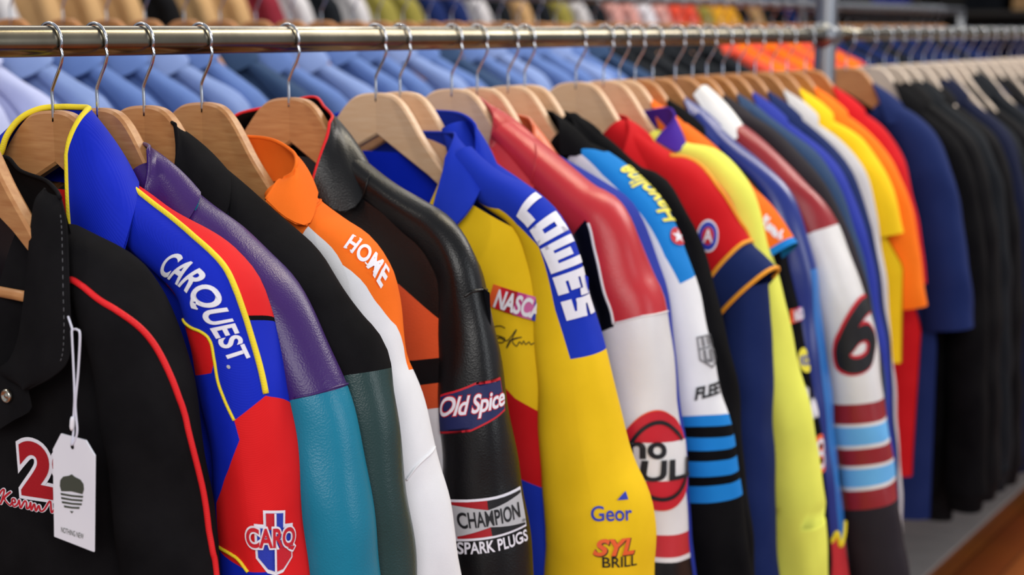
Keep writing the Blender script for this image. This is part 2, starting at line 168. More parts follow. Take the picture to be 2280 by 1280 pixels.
 'J6': {'y': 0.549, 'path': [(0.142, -0.155), (0.161, -0.172), (0.194, -0.194), (0.241, -0.215), (0.27, -0.241), (0.29, -0.281), (0.304, -0.334), (0.314, -0.386), (0.323, -0.439), (0.332, -0.498), (0.347, -0.558), (0.359, -0.6), (0.363, -0.637), (0.362, -0.687), (0.363, -0.779), (0.368, -0.934)], 'a': [0.02, 0.0217, 0.0242, 0.0272, 0.03, 0.0335, 0.038, 0.0425, 0.0479, 0.0544, 0.0609, 0.0661, 0.07, 0.07, 0.07, 0.07], 'b': [0.02, 0.0217, 0.0242, 0.0272, 0.03, 0.0335, 0.038, 0.0425, 0.0479, 0.0544, 0.0609, 0.0661, 0.07, 0.07, 0.07, 0.07], 'torso': {'A': 0.376, 'b': 0.06, 'zn': -0.166, 'slope': 0.43, 'hem': -0.74, 'f0': 0.45, 'Az': [(-0.934, 0.376), (-0.779, 0.371), (-0.687, 0.37), (-0.637, 0.371), (-0.6, 0.367), (-0.558, 0.355), (-0.498, 0.34), (-0.439, 0.331), (-0.386, 0.322), (-0.334, 0.312), (-0.281, 0.298), (-0.241, 0.278)]}, 'pan': ('gold_cotton', [('lowes_blue', [('v<', [(0.0687, 148.9), (0.1144, 109.9), (0.1588, 107.9), (0.2103, 81.8), (0.2432, 81.3), (0.3033, 76.8), (0.3777, 60.8)]), ('u<', [(-43.4, 0.3748), (60.8, 0.3777)]), ('v>', [(0, -75), (1, -75)])]), ('lowes_blue', [('u<', [(-90, 0.05), (90, 0.05)])])]), 'cord': [], 'mark': [('lettering', 'lowes', [(0.1431, 1.7), (0.3162, -18.8), (0.3205, 56.3), (0.1516, 89.8)]), ('lettering', 'geor', [(0.5966, 65.3), (0.6066, 15.2), (0.6223, 18.7), (0.6137, 68.3)]), ('lettering', 'syl', [(0.6366, 66.8), (0.6409, 21.2), (0.6595, 21.2), (0.6567, 67.3)]), ('lettering', 'brill', [(0.6595, 58.8), (0.6624, 17.2), (0.6753, 16.7), (0.6724, 58.3)])], 'tpan': ('gold_cotton', [('red_cotton', [('z<', [(0.2394, -0.439), (0.2615, -0.4583), (0.295, -0.4753)])]), ('lowes_blue', [('z<', [(0.2714, -0.5639), (0.2988, -0.573)])])]), 'tmark': [('patch', 'nascar', [(0.2196, -0.3119), (0.3018, -0.33), (0.3041, -0.3607), (0.2158, -0.3414)]), ('script', 'signature', [(0.2241, -0.3652), (0.3003, -0.3697), (0.3018, -0.3947), (0.2257, -0.397)])], 'colm': ('lowes_blue', 'lowes_blue'), 'lin': 'royal_satin', 'rim': None, 'gap': 0.135, 'R': [(0, 0.05, -0.128), (0.05, 0.045, -0.128), (0.1, 0.03, -0.126), (0.128, 0.008, -0.126), (0.14, -0.015, -0.138), (0.141, -0.03, -0.155)], 'B': [(0, 0.06, -0.19), (0.07, 0.055, -0.187), (0.165, 0.02, -0.174), (0.192, -0.03, -0.2), (0.178, -0.055, -0.235), (0.135, -0.064, -0.264)]},
 'J7': {'y': 0.603, 'path': [(0.093, -0.118), (0.12, -0.166), (0.179, -0.213), (0.232, -0.253), (0.262, -0.322), (0.275, -0.393), (0.289, -0.453), (0.305, -0.512), (0.324, -0.57), (0.348, -0.715), (0.358, -0.904)], 'a': [0.014, 0.022, 0.03, 0.034, 0.038, 0.0403, 0.0409, 0.0415, 0.042, 0.0426, 0.0432], 'b': [0.0217, 0.0255, 0.0293, 0.0331, 0.0351, 0.0354, 0.0357, 0.0359, 0.0362, 0.0365, 0.0368], 'torso': {'A': 0.225, 'b': 0.022, 'zn': -0.17, 'slope': 0.52, 'hem': -0.74}, 'pan': ('lowes_blue', []), 'cord': [], 'mark': [], 'tpan': ('lowes_blue', []), 'tmark': [], 'colm': ('lowes_blue', 'lowes_blue'), 'lin': 'lowes_blue', 'rim': None, 'gap': 0.139, 'R': [(0, 0.04, -0.099), (0.023, 0.035, -0.101), (0.087, 0.018, -0.102), (0.13, -0.005, -0.113), (0.145, -0.02, -0.13)], 'B': [(0, 0.045, -0.165), (0.055, 0.04, -0.165), (0.156, 0.01, -0.171), (0.169, -0.025, -0.198), (0.154, -0.035, -0.21), (0.143, -0.04, -0.216)]},
 'J8': {'y': 0.726, 'path': [(0.094, -0.132), (0.132, -0.161), (0.181, -0.2), (0.222, -0.233), (0.252, -0.251), (0.273, -0.288), (0.292, -0.34), (0.304, -0.369), (0.311, -0.411), (0.32, -0.467), (0.328, -0.529), (0.337, -0.611), (0.345, -0.688), (0.351, -0.745), (0.359, -0.849), (0.367, -0.982)], 'a': [0.0164, 0.0227, 0.029, 0.0353, 0.0384, 0.0415, 0.0447, 0.0471, 0.0476, 0.048, 0.0485, 0.0489, 0.0494, 0.0498, 0.0503, 0.0508], 'b': [0.031, 0.0346, 0.0382, 0.0419, 0.0455, 0.0491, 0.0502, 0.0504, 0.0507, 0.051, 0.0512, 0.0515, 0.0517, 0.052, 0.0522, 0.0525], 'torso': {'A': 0.225, 'b': 0.05, 'zn': -0.17, 'slope': 0.52, 'hem': -0.74}, 'pan': ('white_leather', [('red_leather', [('u<', [(-32.9, 0.3591), (39.7, 0.3562), (88.3, 0.3605), (112.9, 0.3677)])]), ('black_leather', [('u<', [(-32.9, 0.3591), (39.7, 0.3562), (90.3, 0.3677), (114.4, 0.3748)]), ('v>', [(0.216, 80.8), (0.2818, 88.3), (0.3634, 89.8)]), ('u>', [(0, 0.2089), (180, 0.2089)])]), ('red_leather', [('u>', [(-31.4, 0.6896), (56.3, 0.6767)])]), ('white_leather', [('u>', [(-30.9, 0.7239), (61.8, 0.7096)])]), ('black_leather', [('u>', [(-30.4, 0.731), (62.3, 0.7167)])])]), 'cord': [('white_leather', [(0.2146, 79.8), (0.2446, 86.8), (0.2818, 88.3), (0.3219, 89.8), (0.3634, 89.8)], 0.002), ('white_leather', [(0.3619, 88.3), (0.3577, 40.3), (0.3605, -33.9)], 0.0013), ('red_leather', [(0.0587, 10.2), (0.0873, 58.8), (0.1073, 129.4)], 0.0013)], 'mark': [('emblem', 'nobull', [(0.485, 98.3), (0.5021, -31.4), (0.6509, -37.9), (0.6323, 115.9)])], 'tpan': ('white_leather', []), 'tmark': [], 'colm': ('red_leather', 'red_leather'), 'lin': 'red_cotton', 'rim': None, 'gap': 0.106, 'R': [(0, 0.05, -0.088), (0.046, 0.02, -0.093), (0.082, -0.01, -0.113), (0.083, -0.02, -0.149)], 'B': [(0, 0.055, -0.165), (0.065, 0.05, -0.165), (0.141, 0.012, -0.143), (0.167, -0.035, -0.208), (0.14, -0.05, -0.208), (0.11, -0.06, -0.171)]},
 'J9': {'y': 0.791, 'path': [(0.102, -0.167), (0.161, -0.201), (0.206, -0.229), (0.239, -0.253), (0.263, -0.296), (0.279, -0.347), (0.288, -0.385), (0.297, -0.437), (0.309, -0.514), (0.319, -0.612), (0.328, -0.711), (0.334, -0.771), (0.347, -0.982)], 'a': [0.014, 0.0207, 0.0273, 0.032, 0.0353, 0.0387, 0.0403, 0.0408, 0.0413, 0.0417, 0.0422, 0.0427, 0.0432], 'b': [0.0211, 0.0242, 0.0272, 0.0303, 0.0334, 0.0342, 0.0344, 0.0346, 0.0348, 0.035, 0.0353, 0.0355, 0.0357], 'torso': {'A': 0.225, 'b': 0.026, 'zn': -0.17, 'slope': 0.52, 'hem': -0.74}, 'pan': ('cobalt_cotton', []), 'cord': [], 'mark': [], 'tpan': ('cobalt_cotton', []), 'tmark': [], 'colm': ('salmon_leather', 'salmon_leather'), 'lin': 'salmon_leather', 'rim': None, 'gap': 0.117, 'R': [(0, 0.035, -0.117), (0.035, 0.03, -0.114), (0.083, 0.012, -0.117), (0.114, -0.02, -0.126)], 'B': [(0, 0.04, -0.169), (0.072, 0.035, -0.165), (0.142, 0.01, -0.181), (0.161, -0.03, -0.201), (0.121, -0.04, -0.216)]},
 'J10': {'y': 0.874, 'path': [(0.098, -0.151), (0.127, -0.171), (0.157, -0.188), (0.194, -0.216), (0.233, -0.252), (0.258, -0.289), (0.276, -0.334), (0.291, -0.386), (0.302, -0.431), (0.317, -0.483), (0.329, -0.529), (0.341, -0.568), (0.354, -0.627), (0.362, -0.666), (0.371, -0.726), (0.378, -0.787), (0.389, -0.967)], 'a': [0.0154, 0.0209, 0.0264, 0.0319, 0.0352, 0.0379, 0.0407, 0.0434, 0.0443, 0.0447, 0.0451, 0.0455, 0.0459, 0.0463, 0.0467, 0.0471, 0.0475], 'b': [0.026, 0.0289, 0.0317, 0.0346, 0.0374, 0.0403, 0.0421, 0.0423, 0.0425, 0.0427, 0.0429, 0.0431, 0.0433, 0.0435, 0.0437, 0.0439, 0.0441], 'torso': {'A': 0.225, 'b': 0.019, 'zn': -0.17, 'slope': 0.52, 'hem': -0.74}, 'pan': ('white_cotton', [('sky_cotton', [('v<', [(0.0415, 62.8), (0.113, 73.3), (0.1745, 68.3), (0.2303, 57.8), (0.2747, 51.3), (0.3205, 33.7)]), ('u<', [(-30.4, 0.3133), (33.7, 0.3205)])]), ('black_knit', [('u<', [(1.2, 0.0801), (17.2, 0.0701), (69.8, 0.0443)])]), ('sky_cotton', [('u>', [(-29.4, 0.5479), (88.3, 0.5293)])]), ('black_knit', [('u>', [(-13.8, 0.5608), (91.8, 0.5465)])]), ('sky_cotton', [('u>', [(-3.8, 0.5765), (95.8, 0.5637)])]), ('black_knit', [('u>', [(2.2, 0.5951), (100.3, 0.5851)])]), ('sky_cotton', [('u>', [(7.7, 0.6109), (103.8, 0.6023)])]), ('black_knit', [('u>', [(15.2, 0.6352), (109.9, 0.6266)])]), ('sky_cotton', [('u>', [(20.2, 0.6481), (114.9, 0.6423)])]), ('black_knit', [('u>', [(26.2, 0.6724), (122.9, 0.671)])])]), 'cord': [], 'mark': [('lettering', 'havoline', [(0.226, 19.2), (0.1245, 49.3), (0.1216, -25.9), (0.2289, -30.4)]), ('emblem', 'star', [(0.2346, 9.2), (0.2432, -30.4), (0.2675, -30.9), (0.2604, 30.7)]), ('emblem', 'crest', [(0.4077, 29.7), (0.4106, -28.9), (0.4649, -28.9), (0.4635, 36.2)]), ('lettering', 'fleet', [(0.4878, 55.3), (0.4893, -29.4), (0.5064, -29.4), (0.5064, 58.3)])], 'tpan': ('white_cotton', []), 'tmark': [], 'colm': ('black_knit', 'black_knit'), 'lin': 'black_knit', 'rim': None, 'gap': 0.119, 'R': [(0, 0.04, -0.114), (0.07, 0.012, -0.113), (0.102, -0.02, -0.119)], 'B': [(0, 0.045, -0.167), (0.065, 0.04, -0.165), (0.146, 0.01, -0.162), (0.153, -0.025, -0.172), (0.123, -0.04, -0.173)]},
 'J11': {'y': 0.921, 'path': [(0.082, -0.125), (0.142, -0.172), (0.193, -0.215), (0.231, -0.234), (0.26, -0.285), (0.282, -0.338), (0.3, -0.391), (0.321, -0.464), (0.338, -0.537), (0.351, -0.639), (0.36, -0.707), (0.373, -0.804), (0.382, -0.989)], 'a': [0.014, 0.0207, 0.0273, 0.032, 0.0353, 0.0387, 0.0403, 0.0408, 0.0413, 0.0417, 0.0422, 0.0427, 0.0432], 'b': [0.0211, 0.0242, 0.0272, 0.0303, 0.0334, 0.0342, 0.0344, 0.0346, 0.0348, 0.035, 0.0353, 0.0355, 0.0357], 'torso': {'A': 0.225, 'b': 0.019, 'zn': -0.17, 'slope': 0.52, 'hem': -0.74}, 'pan': ('black_knit', []), 'cord': [], 'mark': [], 'tpan': ('black_knit', []), 'tmark': [], 'colm': ('black_knit', 'black_knit'), 'lin': 'black_knit', 'rim': None, 'gap': 0.119, 'R': [(0, 0.03, -0.12), (0.028, 0.025, -0.116), (0.073, 0.01, -0.116), (0.098, -0.02, -0.121)], 'B': [(0, 0.035, -0.169), (0.067, 0.03, -0.165), (0.133, 0.008, -0.142), (0.149, -0.025, -0.172), (0.123, -0.035, -0.176)]},
 'J12': {'y': 1.076, 'path': [(0.076, -0.15), (0.128, -0.196), (0.163, -0.227), (0.198, -0.25), (0.227, -0.281), (0.252, -0.325), (0.277, -0.363), (0.3, -0.387), (0.32, -0.406)], 'a': [0.024, 0.0371, 0.048, 0.0555, 0.0604, 0.0615, 0.0626, 0.0637, 0.0648], 'b': [0.031, 0.0378, 0.0446, 0.0501, 0.0506, 0.0511, 0.0515, 0.052, 0.0525], 'torso': {'A': 0.27, 'b': 0.055, 'zn': -0.17, 'slope': 0.52, 'hem': -0.9}, 'pan': ('red_cotton', [('navy_cotton', [('u>', [(-60, 0.8), (20, 0.79), (60, 0.82), (100, 0.86), (180, 0.9)])])]), 'cord': [('gold_piping', [(0.2976, 15.2), (0.3948, -11.8), (0.4678, -4.3), (0.5436, 0.7), (0.691, -6.3), (0.78, -30), (0.79, 20), (0.82, 60), (0.86, 100), (0.9, 140)], 0.0035), ('gold_piping', [(0.992, -60), (0.992, -40), (0.992, -20), (0.992, 0), (0.992, 20), (0.992, 40), (0.992, 60), (0.992, 80), (0.992, 100), (0.992, 120), (0.992, 140), (0.992, 160), (0.992, 180)], 0.0035)], 'mark': [('emblem', 'round', [(0.5994, 71.8), (0.6352, 39.2), (0.7754, 63.8), (0.7268, 90.3)])], 'tpan': ('red_cotton', [('navy_cotton', [('z<', [(0.2813, -0.4549), (0.33, -0.3879)])])]), 'tmark': [], 'colm': ('red_cotton', 'red_cotton'), 'lin': 'red_cotton', 'rim': None, 'gap': 0.118, 'R': [(0, 0.045, -0.136), (0.03, 0.035, -0.13), (0.088, 0.012, -0.129), (0.113, -0.02, -0.14)], 'B': [(0, 0.05, -0.188), (0.068, 0.045, -0.168), (0.138, 0.01, -0.16), (0.163, -0.035, -0.206), (0.139, -0.05, -0.203), (0.122, -0.055, -0.189)], 'under': {'mat': 'navy_cotton', 'path': [(0.311, -0.386), (0.32, -0.442), (0.32, -0.5), (0.323, -0.645), (0.33, -0.756), (0.338, -0.86), (0.346, -1.018)], 'a': [0.0405, 0.0349, 0.0398, 0.0453, 0.0464, 0.0475, 0.0486], 'b': [0.04, 0.0424, 0.0448, 0.0455, 0.0461, 0.0467, 0.0473]}},
 'J13': {'y': 1.167, 'path': [(0.099, -0.168), (0.152, -0.193), (0.203, -0.208), (0.24, -0.248), (0.258, -0.291), (0.275, -0.35), (0.29, -0.408), (0.302, -0.459), (0.317, -0.517), (0.333, -0.568), (0.349, -0.625), (0.366, -0.698), (0.379, -0.764), (0.376, -0.788), (0.385, -0.878), (0.398, -1.04)], 'a': [0.0158, 0.0218, 0.0278, 0.0338, 0.0367, 0.0398, 0.0427, 0.0451, 0.0455, 0.046, 0.0464, 0.0469, 0.0473, 0.0477, 0.0482, 0.0486], 'b': [0.026, 0.0291, 0.0321, 0.0352, 0.0382, 0.0412, 0.0422, 0.0424, 0.0426, 0.0428, 0.043, 0.0432, 0.0435, 0.0437, 0.0439, 0.0441], 'torso': {'A': 0.25, 'b': 0.022, 'zn': -0.17, 'slope': 0.52, 'hem': -0.74}, 'pan': ('lime_cotton', []), 'cord': [], 'mark': [], 'tpan': ('lime_cotton', []), 'tmark': [], 'colm': ('purple_cotton', 'purple_cotton'), 'lin': 'purple_cotton', 'rim': None, 'gap': 0.126, 'R': [(0, 0.045, -0.132), (0.057, 0.035, -0.127), (0.119, 0.012, -0.118), (0.149, -0.02, -0.127)], 'B': [(0, 0.05, -0.186), (0.061, 0.045, -0.166), (0.15, 0.01, -0.17), (0.162, -0.035, -0.186), (0.13, -0.05, -0.169)]},
 'J14': {'y': 1.221, 'path': [(0.113, -0.158), (0.154, -0.207), (0.206, -0.271), (0.255, -0.315), (0.297, -0.367)], 'a': [0.02, 0.04, 0.0504, 0.0522, 0.054], 'b': [0.0279, 0.0401, 0.0455, 0.0464, 0.0473], 'torso': {'A': 0.24, 'b': 0.022, 'zn': -0.17, 'slope': 0.52, 'hem': -0.8}, 'pan': ('orange_cotton', [('sky_cotton', [('u>', [(-90, 0.955), (90, 0.955)])])]), 'cord': [], 'mark': [('script', 'orangescript', [(0.7797, 33.2), (0.9185, 12.7), (0.9571, 40.3), (0.824, 52.3)])], 'tpan': ('black_knit', []), 'tmark': [], 'colm': ('orange_cotton', 'orange_cotton'), 'lin': 'orange_cotton', 'rim': None, 'gap': 0.07},
 'J15': {'y': 1.277, 'path': [(0.1, -0.156), (0.158, -0.212), (0.21, -0.265), (0.246, -0.333), (0.267, -0.402), (0.279, -0.463), (0.298, -0.539), (0.315, -0.615), (0.329, -0.692), (0.338, -0.755), (0.348, -0.849), (0.359, -1.009)], 'a': [0.014, 0.0213, 0.0285, 0.0329, 0.0365, 0.04, 0.0406, 0.0411, 0.0416, 0.0421, 0.0427, 0.0432], 'b': [0.0223, 0.0259, 0.0294, 0.033, 0.036, 0.0363, 0.0365, 0.0368, 0.037, 0.0373, 0.0375, 0.0378], 'torso': {'A': 0.225, 'b': 0.022, 'zn': -0.17, 'slope': 0.52, 'hem': -0.74}, 'pan': ('black_knit', []), 'cord': [], 'mark': [('patch', 'nascar', [(0.3977, 31.7), (0.3977, -24.9), (0.4235, -24.9), (0.4249, 35.2)]), ('emblem', 'oval', [(0.4707, 30.2), (0.4764, -24.4), (0.5222, -24.4), (0.5165, 37.2)]), ('script', 'pinkscript', [(0.5007, -24.4), (0.5007, -24.4), (0.5694, -23.8), (0.5751, -24.4)]), ('script', 'whitescript', [(0.5494, 27.7), (0.5522, -24.4), (0.6052, -23.8), (0.6037, 31.2)]), ('lettering', 'eight', [(0.6366, 27.7), (0.6409, -23.8), (0.7039, -22.3), (0.6981, 34.7)])], 'tpan': ('black_knit', []), 'tmark': [], 'colm': ('black_knit', 'black_knit'), 'lin': 'black_knit', 'rim': None, 'gap': 0.07},
 'J16': {'y': 1.343, 'path': [(0.093, -0.14), (0.132, -0.184), (0.189, -0.233), (0.239, -0.279), (0.264, -0.333), (0.28, -0.395), (0.291, -0.473), (0.304, -0.551), (0.318, -0.645), (0.334, -0.748), (0.347, -0.852), (0.359, -0.94), (0.37, -1.071)], 'a': [0.0147, 0.0217, 0.0287, 0.0336, 0.0371, 0.0406, 0.0423, 0.0428, 0.0433, 0.0438, 0.0443, 0.0449, 0.0454], 'b': [0.0236, 0.027, 0.0304, 0.0339, 0.0373, 0.0382, 0.0384, 0.0387, 0.0389, 0.0392, 0.0394, 0.0397, 0.0399], 'torso': {'A': 0.225, 'b': 0.026, 'zn': -0.17, 'slope': 0.52, 'hem': -0.74}, 'pan': ('navy_satin', [('azure_satin', [('u>', [(-90, 0.33), (90, 0.33)]), ('v<', [(0, 20), (1, 20)])]), ('flame_red', [('u>', [(-22.8, 0.7768), (16.2, 0.8126), (27.2, 0.7868), (45.8, 0.8011), (59.8, 0.7797)])])]), 'cord': [('yellow_piping', [(0.7797, 59.8), (0.8011, 45.8), (0.7868, 27.2), (0.8126, 16.2), (0.7768, -22.8)], 0.004)], 'mark': [], 'tpan': ('navy_satin', []), 'tmark': [], 'colm': ('navy_satin', 'navy_satin'), 'lin': 'navy_satin', 'rim': None, 'gap': 0.07},
 'J17': {'y': 1.43, 'path': [(0.081, -0.145), (0.152, -0.194), (0.212, -0.25), (0.259, -0.3), (0.281, -0.334), (0.299, -0.373), (0.325, -0.436), (0.347, -0.498), (0.361, -0.56), (0.376, -0.639), (0.39, -0.719), (0.403, -0.783), (0.412, -0.839), (0.42, -0.896), (0.432, -0.952), (0.446, -1.084)], 'a': [0.0161, 0.0222, 0.0284, 0.0345, 0.0376, 0.0406, 0.0437, 0.0461, 0.0466, 0.047, 0.0474, 0.0479, 0.0483, 0.0488, 0.0492, 0.0497], 'b': [0.0285, 0.0318, 0.0352, 0.0385, 0.0418, 0.0452, 0.0462, 0.0464, 0.0466, 0.0469, 0.0471, 0.0474, 0.0476, 0.0478, 0.0481, 0.0483], 'torso': {'A': 0.225, 'b': 0.028, 'zn': -0.17, 'slope': 0.52, 'hem': -0.74}, 'pan': ('white_leather', [('maroon_leather', [('u<', [(-26.4, 0.2761), (32.2, 0.2761), (69.3, 0.2747)])]), ('maroon_leather', [('u>', [(-23.3, 0.5708), (119.9, 0.568)])]), ('white_leather', [('u>', [(-23.3, 0.6023), (130.4, 0.6023)])]), ('azure_cotton', [('u>', [(-22.8, 0.608), (131.4, 0.608)])]), ('white_leather', [('u>', [(-23.3, 0.6381), (159.4, 0.6409)])]), ('maroon_leather', [('u>', [(-23.8, 0.6452), (156.9, 0.6466)])]), ('white_leather', [('u>', [(-23.8, 0.6753), (153.9, 0.6738)])]), ('azure_cotton', [('u>', [(-21.8, 0.681), (153.9, 0.6795)])]), ('white_leather', [('u>', [(-0.3, 0.7067), (154.9, 0.7124)])]), ('maroon_leather', [('u>', [(0.7, 0.7124), (155.4, 0.7196)])]), ('charcoal_cotton', [('u>', [(11.2, 0.7425), (154.4, 0.7539)])])]), 'cord': [], 'mark': [('number_patch', 'six', [(0.3948, 83.8), (0.4077, -24.9), (0.5093, 2.7), (0.5107, 109.4)])], 'tpan': ('white_leather', []), 'tmark': [], 'colm': ('white_leather', 'white_leather'), 'lin': 'white_leather', 'rim': None, 'gap': 0.112, 'R': [(0, 0.04, -0.105), (0.035, 0.035, -0.1), (0.062, 0.012, -0.093), (0.066, -0.02, -0.09), (0.06, -0.04, -0.105)], 'B': [(0, 0.06, -0.16), (0.07, 0.05, -0.15), (0.137, 0.01, -0.163), (0.142, -0.035, -0.182), (0.128, -0.05, -0.19)]},
 'J18': {'y': 1.5, 'path': [(0.095, -0.146), (0.157, -0.188), (0.22, -0.253), (0.267, -0.316), (0.29, -0.373), (0.314, -0.445), (0.334, -0.526), (0.346, -0.575), (0.356, -0.657), (0.38, -0.822), (0.396, -0.991)], 'a': [0.014, 0.022, 0.03, 0.034, 0.038, 0.0403, 0.0409, 0.0415, 0.042, 0.0426, 0.0432], 'b': [0.0211, 0.0248, 0.0285, 0.0322, 0.0341, 0.0344, 0.0347, 0.0349, 0.0352, 0.0354, 0.0357], 'torso': {'A': 0.225, 'b': 0.024, 'zn': -0.17, 'slope': 0.52, 'hem': -0.74}, 'pan': ('charcoal_cotton', []), 'cord': [], 'mark': [], 'tpan': ('charcoal_cotton', []), 'tmark': [], 'colm': ('charcoal_cotton', 'charcoal_cotton'), 'lin': 'charcoal_cotton', 'rim': None, 'gap': 0.07},
 'J19': {'y': 1.56, 'path': [(0.096, -0.144), (0.157, -0.193), (0.213, -0.242), (0.253, -0.307), (0.28, -0.39), (0.306, -0.488), (0.325, -0.588), (0.341, -0.689), (0.356, -0.842), (0.371, -1.015)], 'a': [0.014, 0.0229, 0.0309, 0.0353, 0.0398, 0.0406, 0.0413, 0.0419, 0.0426, 0.0432], 'b': [0.0211, 0.0252, 0.0293, 0.0334, 0.0342, 0.0345, 0.0348, 0.0351, 0.0354, 0.0357], 'torso': {'A': 0.225, 'b': 0.024, 'zn': -0.17, 'slope': 0.52, 'hem': -0.74}, 'pan': ('dark_denim', []), 'cord': [], 'mark': [], 'tpan': ('dark_denim', []), 'tmark': [], 'colm': ('dark_denim', 'dark_denim'), 'lin': 'dark_denim', 'rim': None, 'gap': 0.07},
 'J20': {'y': 1.63, 'path': [(0.094, -0.151), (0.137, -0.189), (0.192, -0.236), (0.234, -0.289), (0.263, -0.365), (0.282, -0.433), (0.299, -0.517), (0.314, -0.603), (0.324, -0.689), (0.34, -0.864), (0.357, -1.041)], 'a': [0.014, 0.022, 0.03, 0.034, 0.038, 0.0403, 0.0409, 0.0415, 0.042, 0.0426, 0.0432], 'b': [0.0211, 0.0248, 0.0285, 0.0322, 0.0341, 0.0344, 0.0347, 0.0349, 0.0352, 0.0354, 0.0357], 'torso': {'A': 0.225, 'b': 0.028, 'zn': -0.17, 'slope': 0.52, 'hem': -0.74}, 'pan': ('cobalt_cotton', []), 'cord': [], 'mark': [], 'tpan': ('cobalt_cotton', []), 'tmark': [], 'colm': ('cobalt_cotton', 'cobalt_cotton'), 'lin': 'cobalt_cotton', 'rim': None, 'gap': 0.07},
 'J21': {'y': 1.7, 'path': [(0.092, -0.15), (0.137, -0.189), (0.184, -0.237), (0.225, -0.296), (0.249, -0.374), (0.266, -0.444), (0.283, -0.53), (0.296, -0.618), (0.31, -0.751), (0.329, -0.976)], 'a': [0.014, 0.0229, 0.0309, 0.0353, 0.0398, 0.0406, 0.0413, 0.0419, 0.0426, 0.0432], 'b': [0.0211, 0.0252, 0.0293, 0.0334, 0.0342, 0.0345, 0.0348, 0.0351, 0.0354, 0.0357], 'torso': {'A': 0.225, 'b': 0.028, 'zn': -0.17, 'slope': 0.52, 'hem': -0.74}, 'pan': ('navy_cotton', []), 'cord': [], 'mark': [], 'tpan': ('navy_cotton', []), 'tmark': [], 'colm': ('navy_cotton', 'navy_cotton'), 'lin': 'navy_cotton', 'rim': None, 'gap': 0.07},
 'J22': {'y': 1.78, 'path': [(0.075, -0.148), (0.122, -0.191), (0.17, -0.23), (0.209, -0.286), (0.229, -0.367), (0.247, -0.456), (0.26, -0.546), (0.273, -0.636), (0.288, -0.772), (0.307, -1.004)], 'a': [0.0152, 0.0229, 0.0309, 0.0353, 0.0398, 0.0406, 0.0413, 0.0419, 0.0426, 0.0432], 'b': [0.0216, 0.0252, 0.0293, 0.0334, 0.0342, 0.0345, 0.0348, 0.0351, 0.0354, 0.0357], 'torso': {'A': 0.225, 'b': 0.032, 'zn': -0.17, 'slope': 0.52, 'hem': -0.74}, 'pan': ('grey_cotton', []), 'cord': [], 'mark': [], 'tpan': ('grey_cotton', []), 'tmark': [], 'colm': ('grey_cotton', 'grey_cotton'), 'lin': 'grey_cotton', 'rim': None, 'gap': 0.07},
 'J23': {'y': 1.86, 'path': [(0.075, -0.158), (0.109, -0.195), (0.164, -0.239), (0.205, -0.291), (0.228, -0.342), (0.241, -0.404)], 'a': [0.0229, 0.0375, 0.0475, 0.0511, 0.0525, 0.054], 'b': [0.0262, 0.0335, 0.0402, 0.0408, 0.0414, 0.042], 'torso': {'A': 0.312, 'b': 0.032, 'zn': -0.17, 'slope': 0.55, 'hem': -0.66, 'Az': [(-0.8, 0.31), (-0.46, 0.3), (-0.36, 0.235), (-0.28, 0.19), (-0.2, 0.13)]}, 'pan': ('gold_cotton', []), 'cord': [], 'mark': [], 'tpan': ('gold_cotton', []), 'tmark': [], 'colm': ('gold_cotton', 'gold_cotton'), 'lin': 'gold_cotton', 'rim': None, 'gap': 0.07},
 'J24': {'y': 1.94, 'path': [(0.075, -0.16), (0.099, -0.183), (0.155, -0.229), (0.201, -0.288), (0.23, -0.359), (0.252, -0.441), (0.272, -0.561)], 'a': [0.0267, 0.0346, 0.0442, 0.0504, 0.0516, 0.0528, 0.054], 'b': [0.0281, 0.032, 0.0393, 0.0405, 0.041, 0.0415, 0.042], 'torso': {'A': 0.17, 'b': 0.032, 'zn': -0.17, 'slope': 0.55, 'hem': -0.8}, 'pan': ('tee_orange', []), 'cord': [], 'mark': [], 'tpan': ('tee_orange', []), 'tmark': [], 'colm': ('tee_orange', 'tee_orange'), 'lin': 'tee_orange', 'rim': None, 'gap': 0.07},
 'J25': {'y': 2.04, 'path': [(0.075, -0.169), (0.09, -0.18), (0.145, -0.224), (0.182, -0.286), (0.208, -0.37), (0.224, -0.445), (0.238, -0.531)], 'a': [0.0308, 0.0346, 0.0442, 0.0504, 0.0516, 0.0528, 0.054], 'b': [0.0301, 0.032, 0.0393, 0.0405, 0.041, 0.0415, 0.042], 'torso': {'A': 0.285, 'b': 0.04, 'zn': -0.17, 'slope': 0.55, 'hem': -0.95, 'Az': [(-0.9, 0.28), (-0.62, 0.285), (-0.48, 0.235), (-0.35, 0.2), (-0.25, 0.16)]}, 'pan': ('red_cotton', []), 'cord': [], 'mark': [], 'tpan': ('red_cotton', []), 'tmark': [], 'colm': ('red_cotton', 'red_cotton'), 'lin': 'red_cotton', 'rim': None, 'gap': 0.07},
 'J26': {'y': 2.28, 'path': [(0.077, -0.175), (0.127, -0.196), (0.174, -0.241), (0.2, -0.304), (0.224, -0.394), (0.243, -0.484), (0.257, -0.574), (0.268, -0.661)], 'a': [0.022, 0.0358, 0.046, 0.0538, 0.056, 0.0571, 0.0583, 0.0594], 'b': [0.031, 0.0388, 0.0465, 0.0503, 0.0509, 0.0514, 0.052, 0.0525], 'torso': {'A': 0.245, 'b': 0.05, 'zn': -0.17, 'slope': 0.55, 'hem': -1.12, 'Az': [(-1.2, 0.25), (-0.7, 0.245), (-0.5, 0.21), (-0.35, 0.19), (-0.25, 0.16)]}, 'pan': ('navy_cotton', []), 'cord': [], 'mark': [], 'tpan': ('navy_cotton', []), 'tmark': [], 'colm': ('navy_cotton', 'navy_cotton'), 'lin': 'navy_cotton', 'rim': None, 'gap': 0.07},
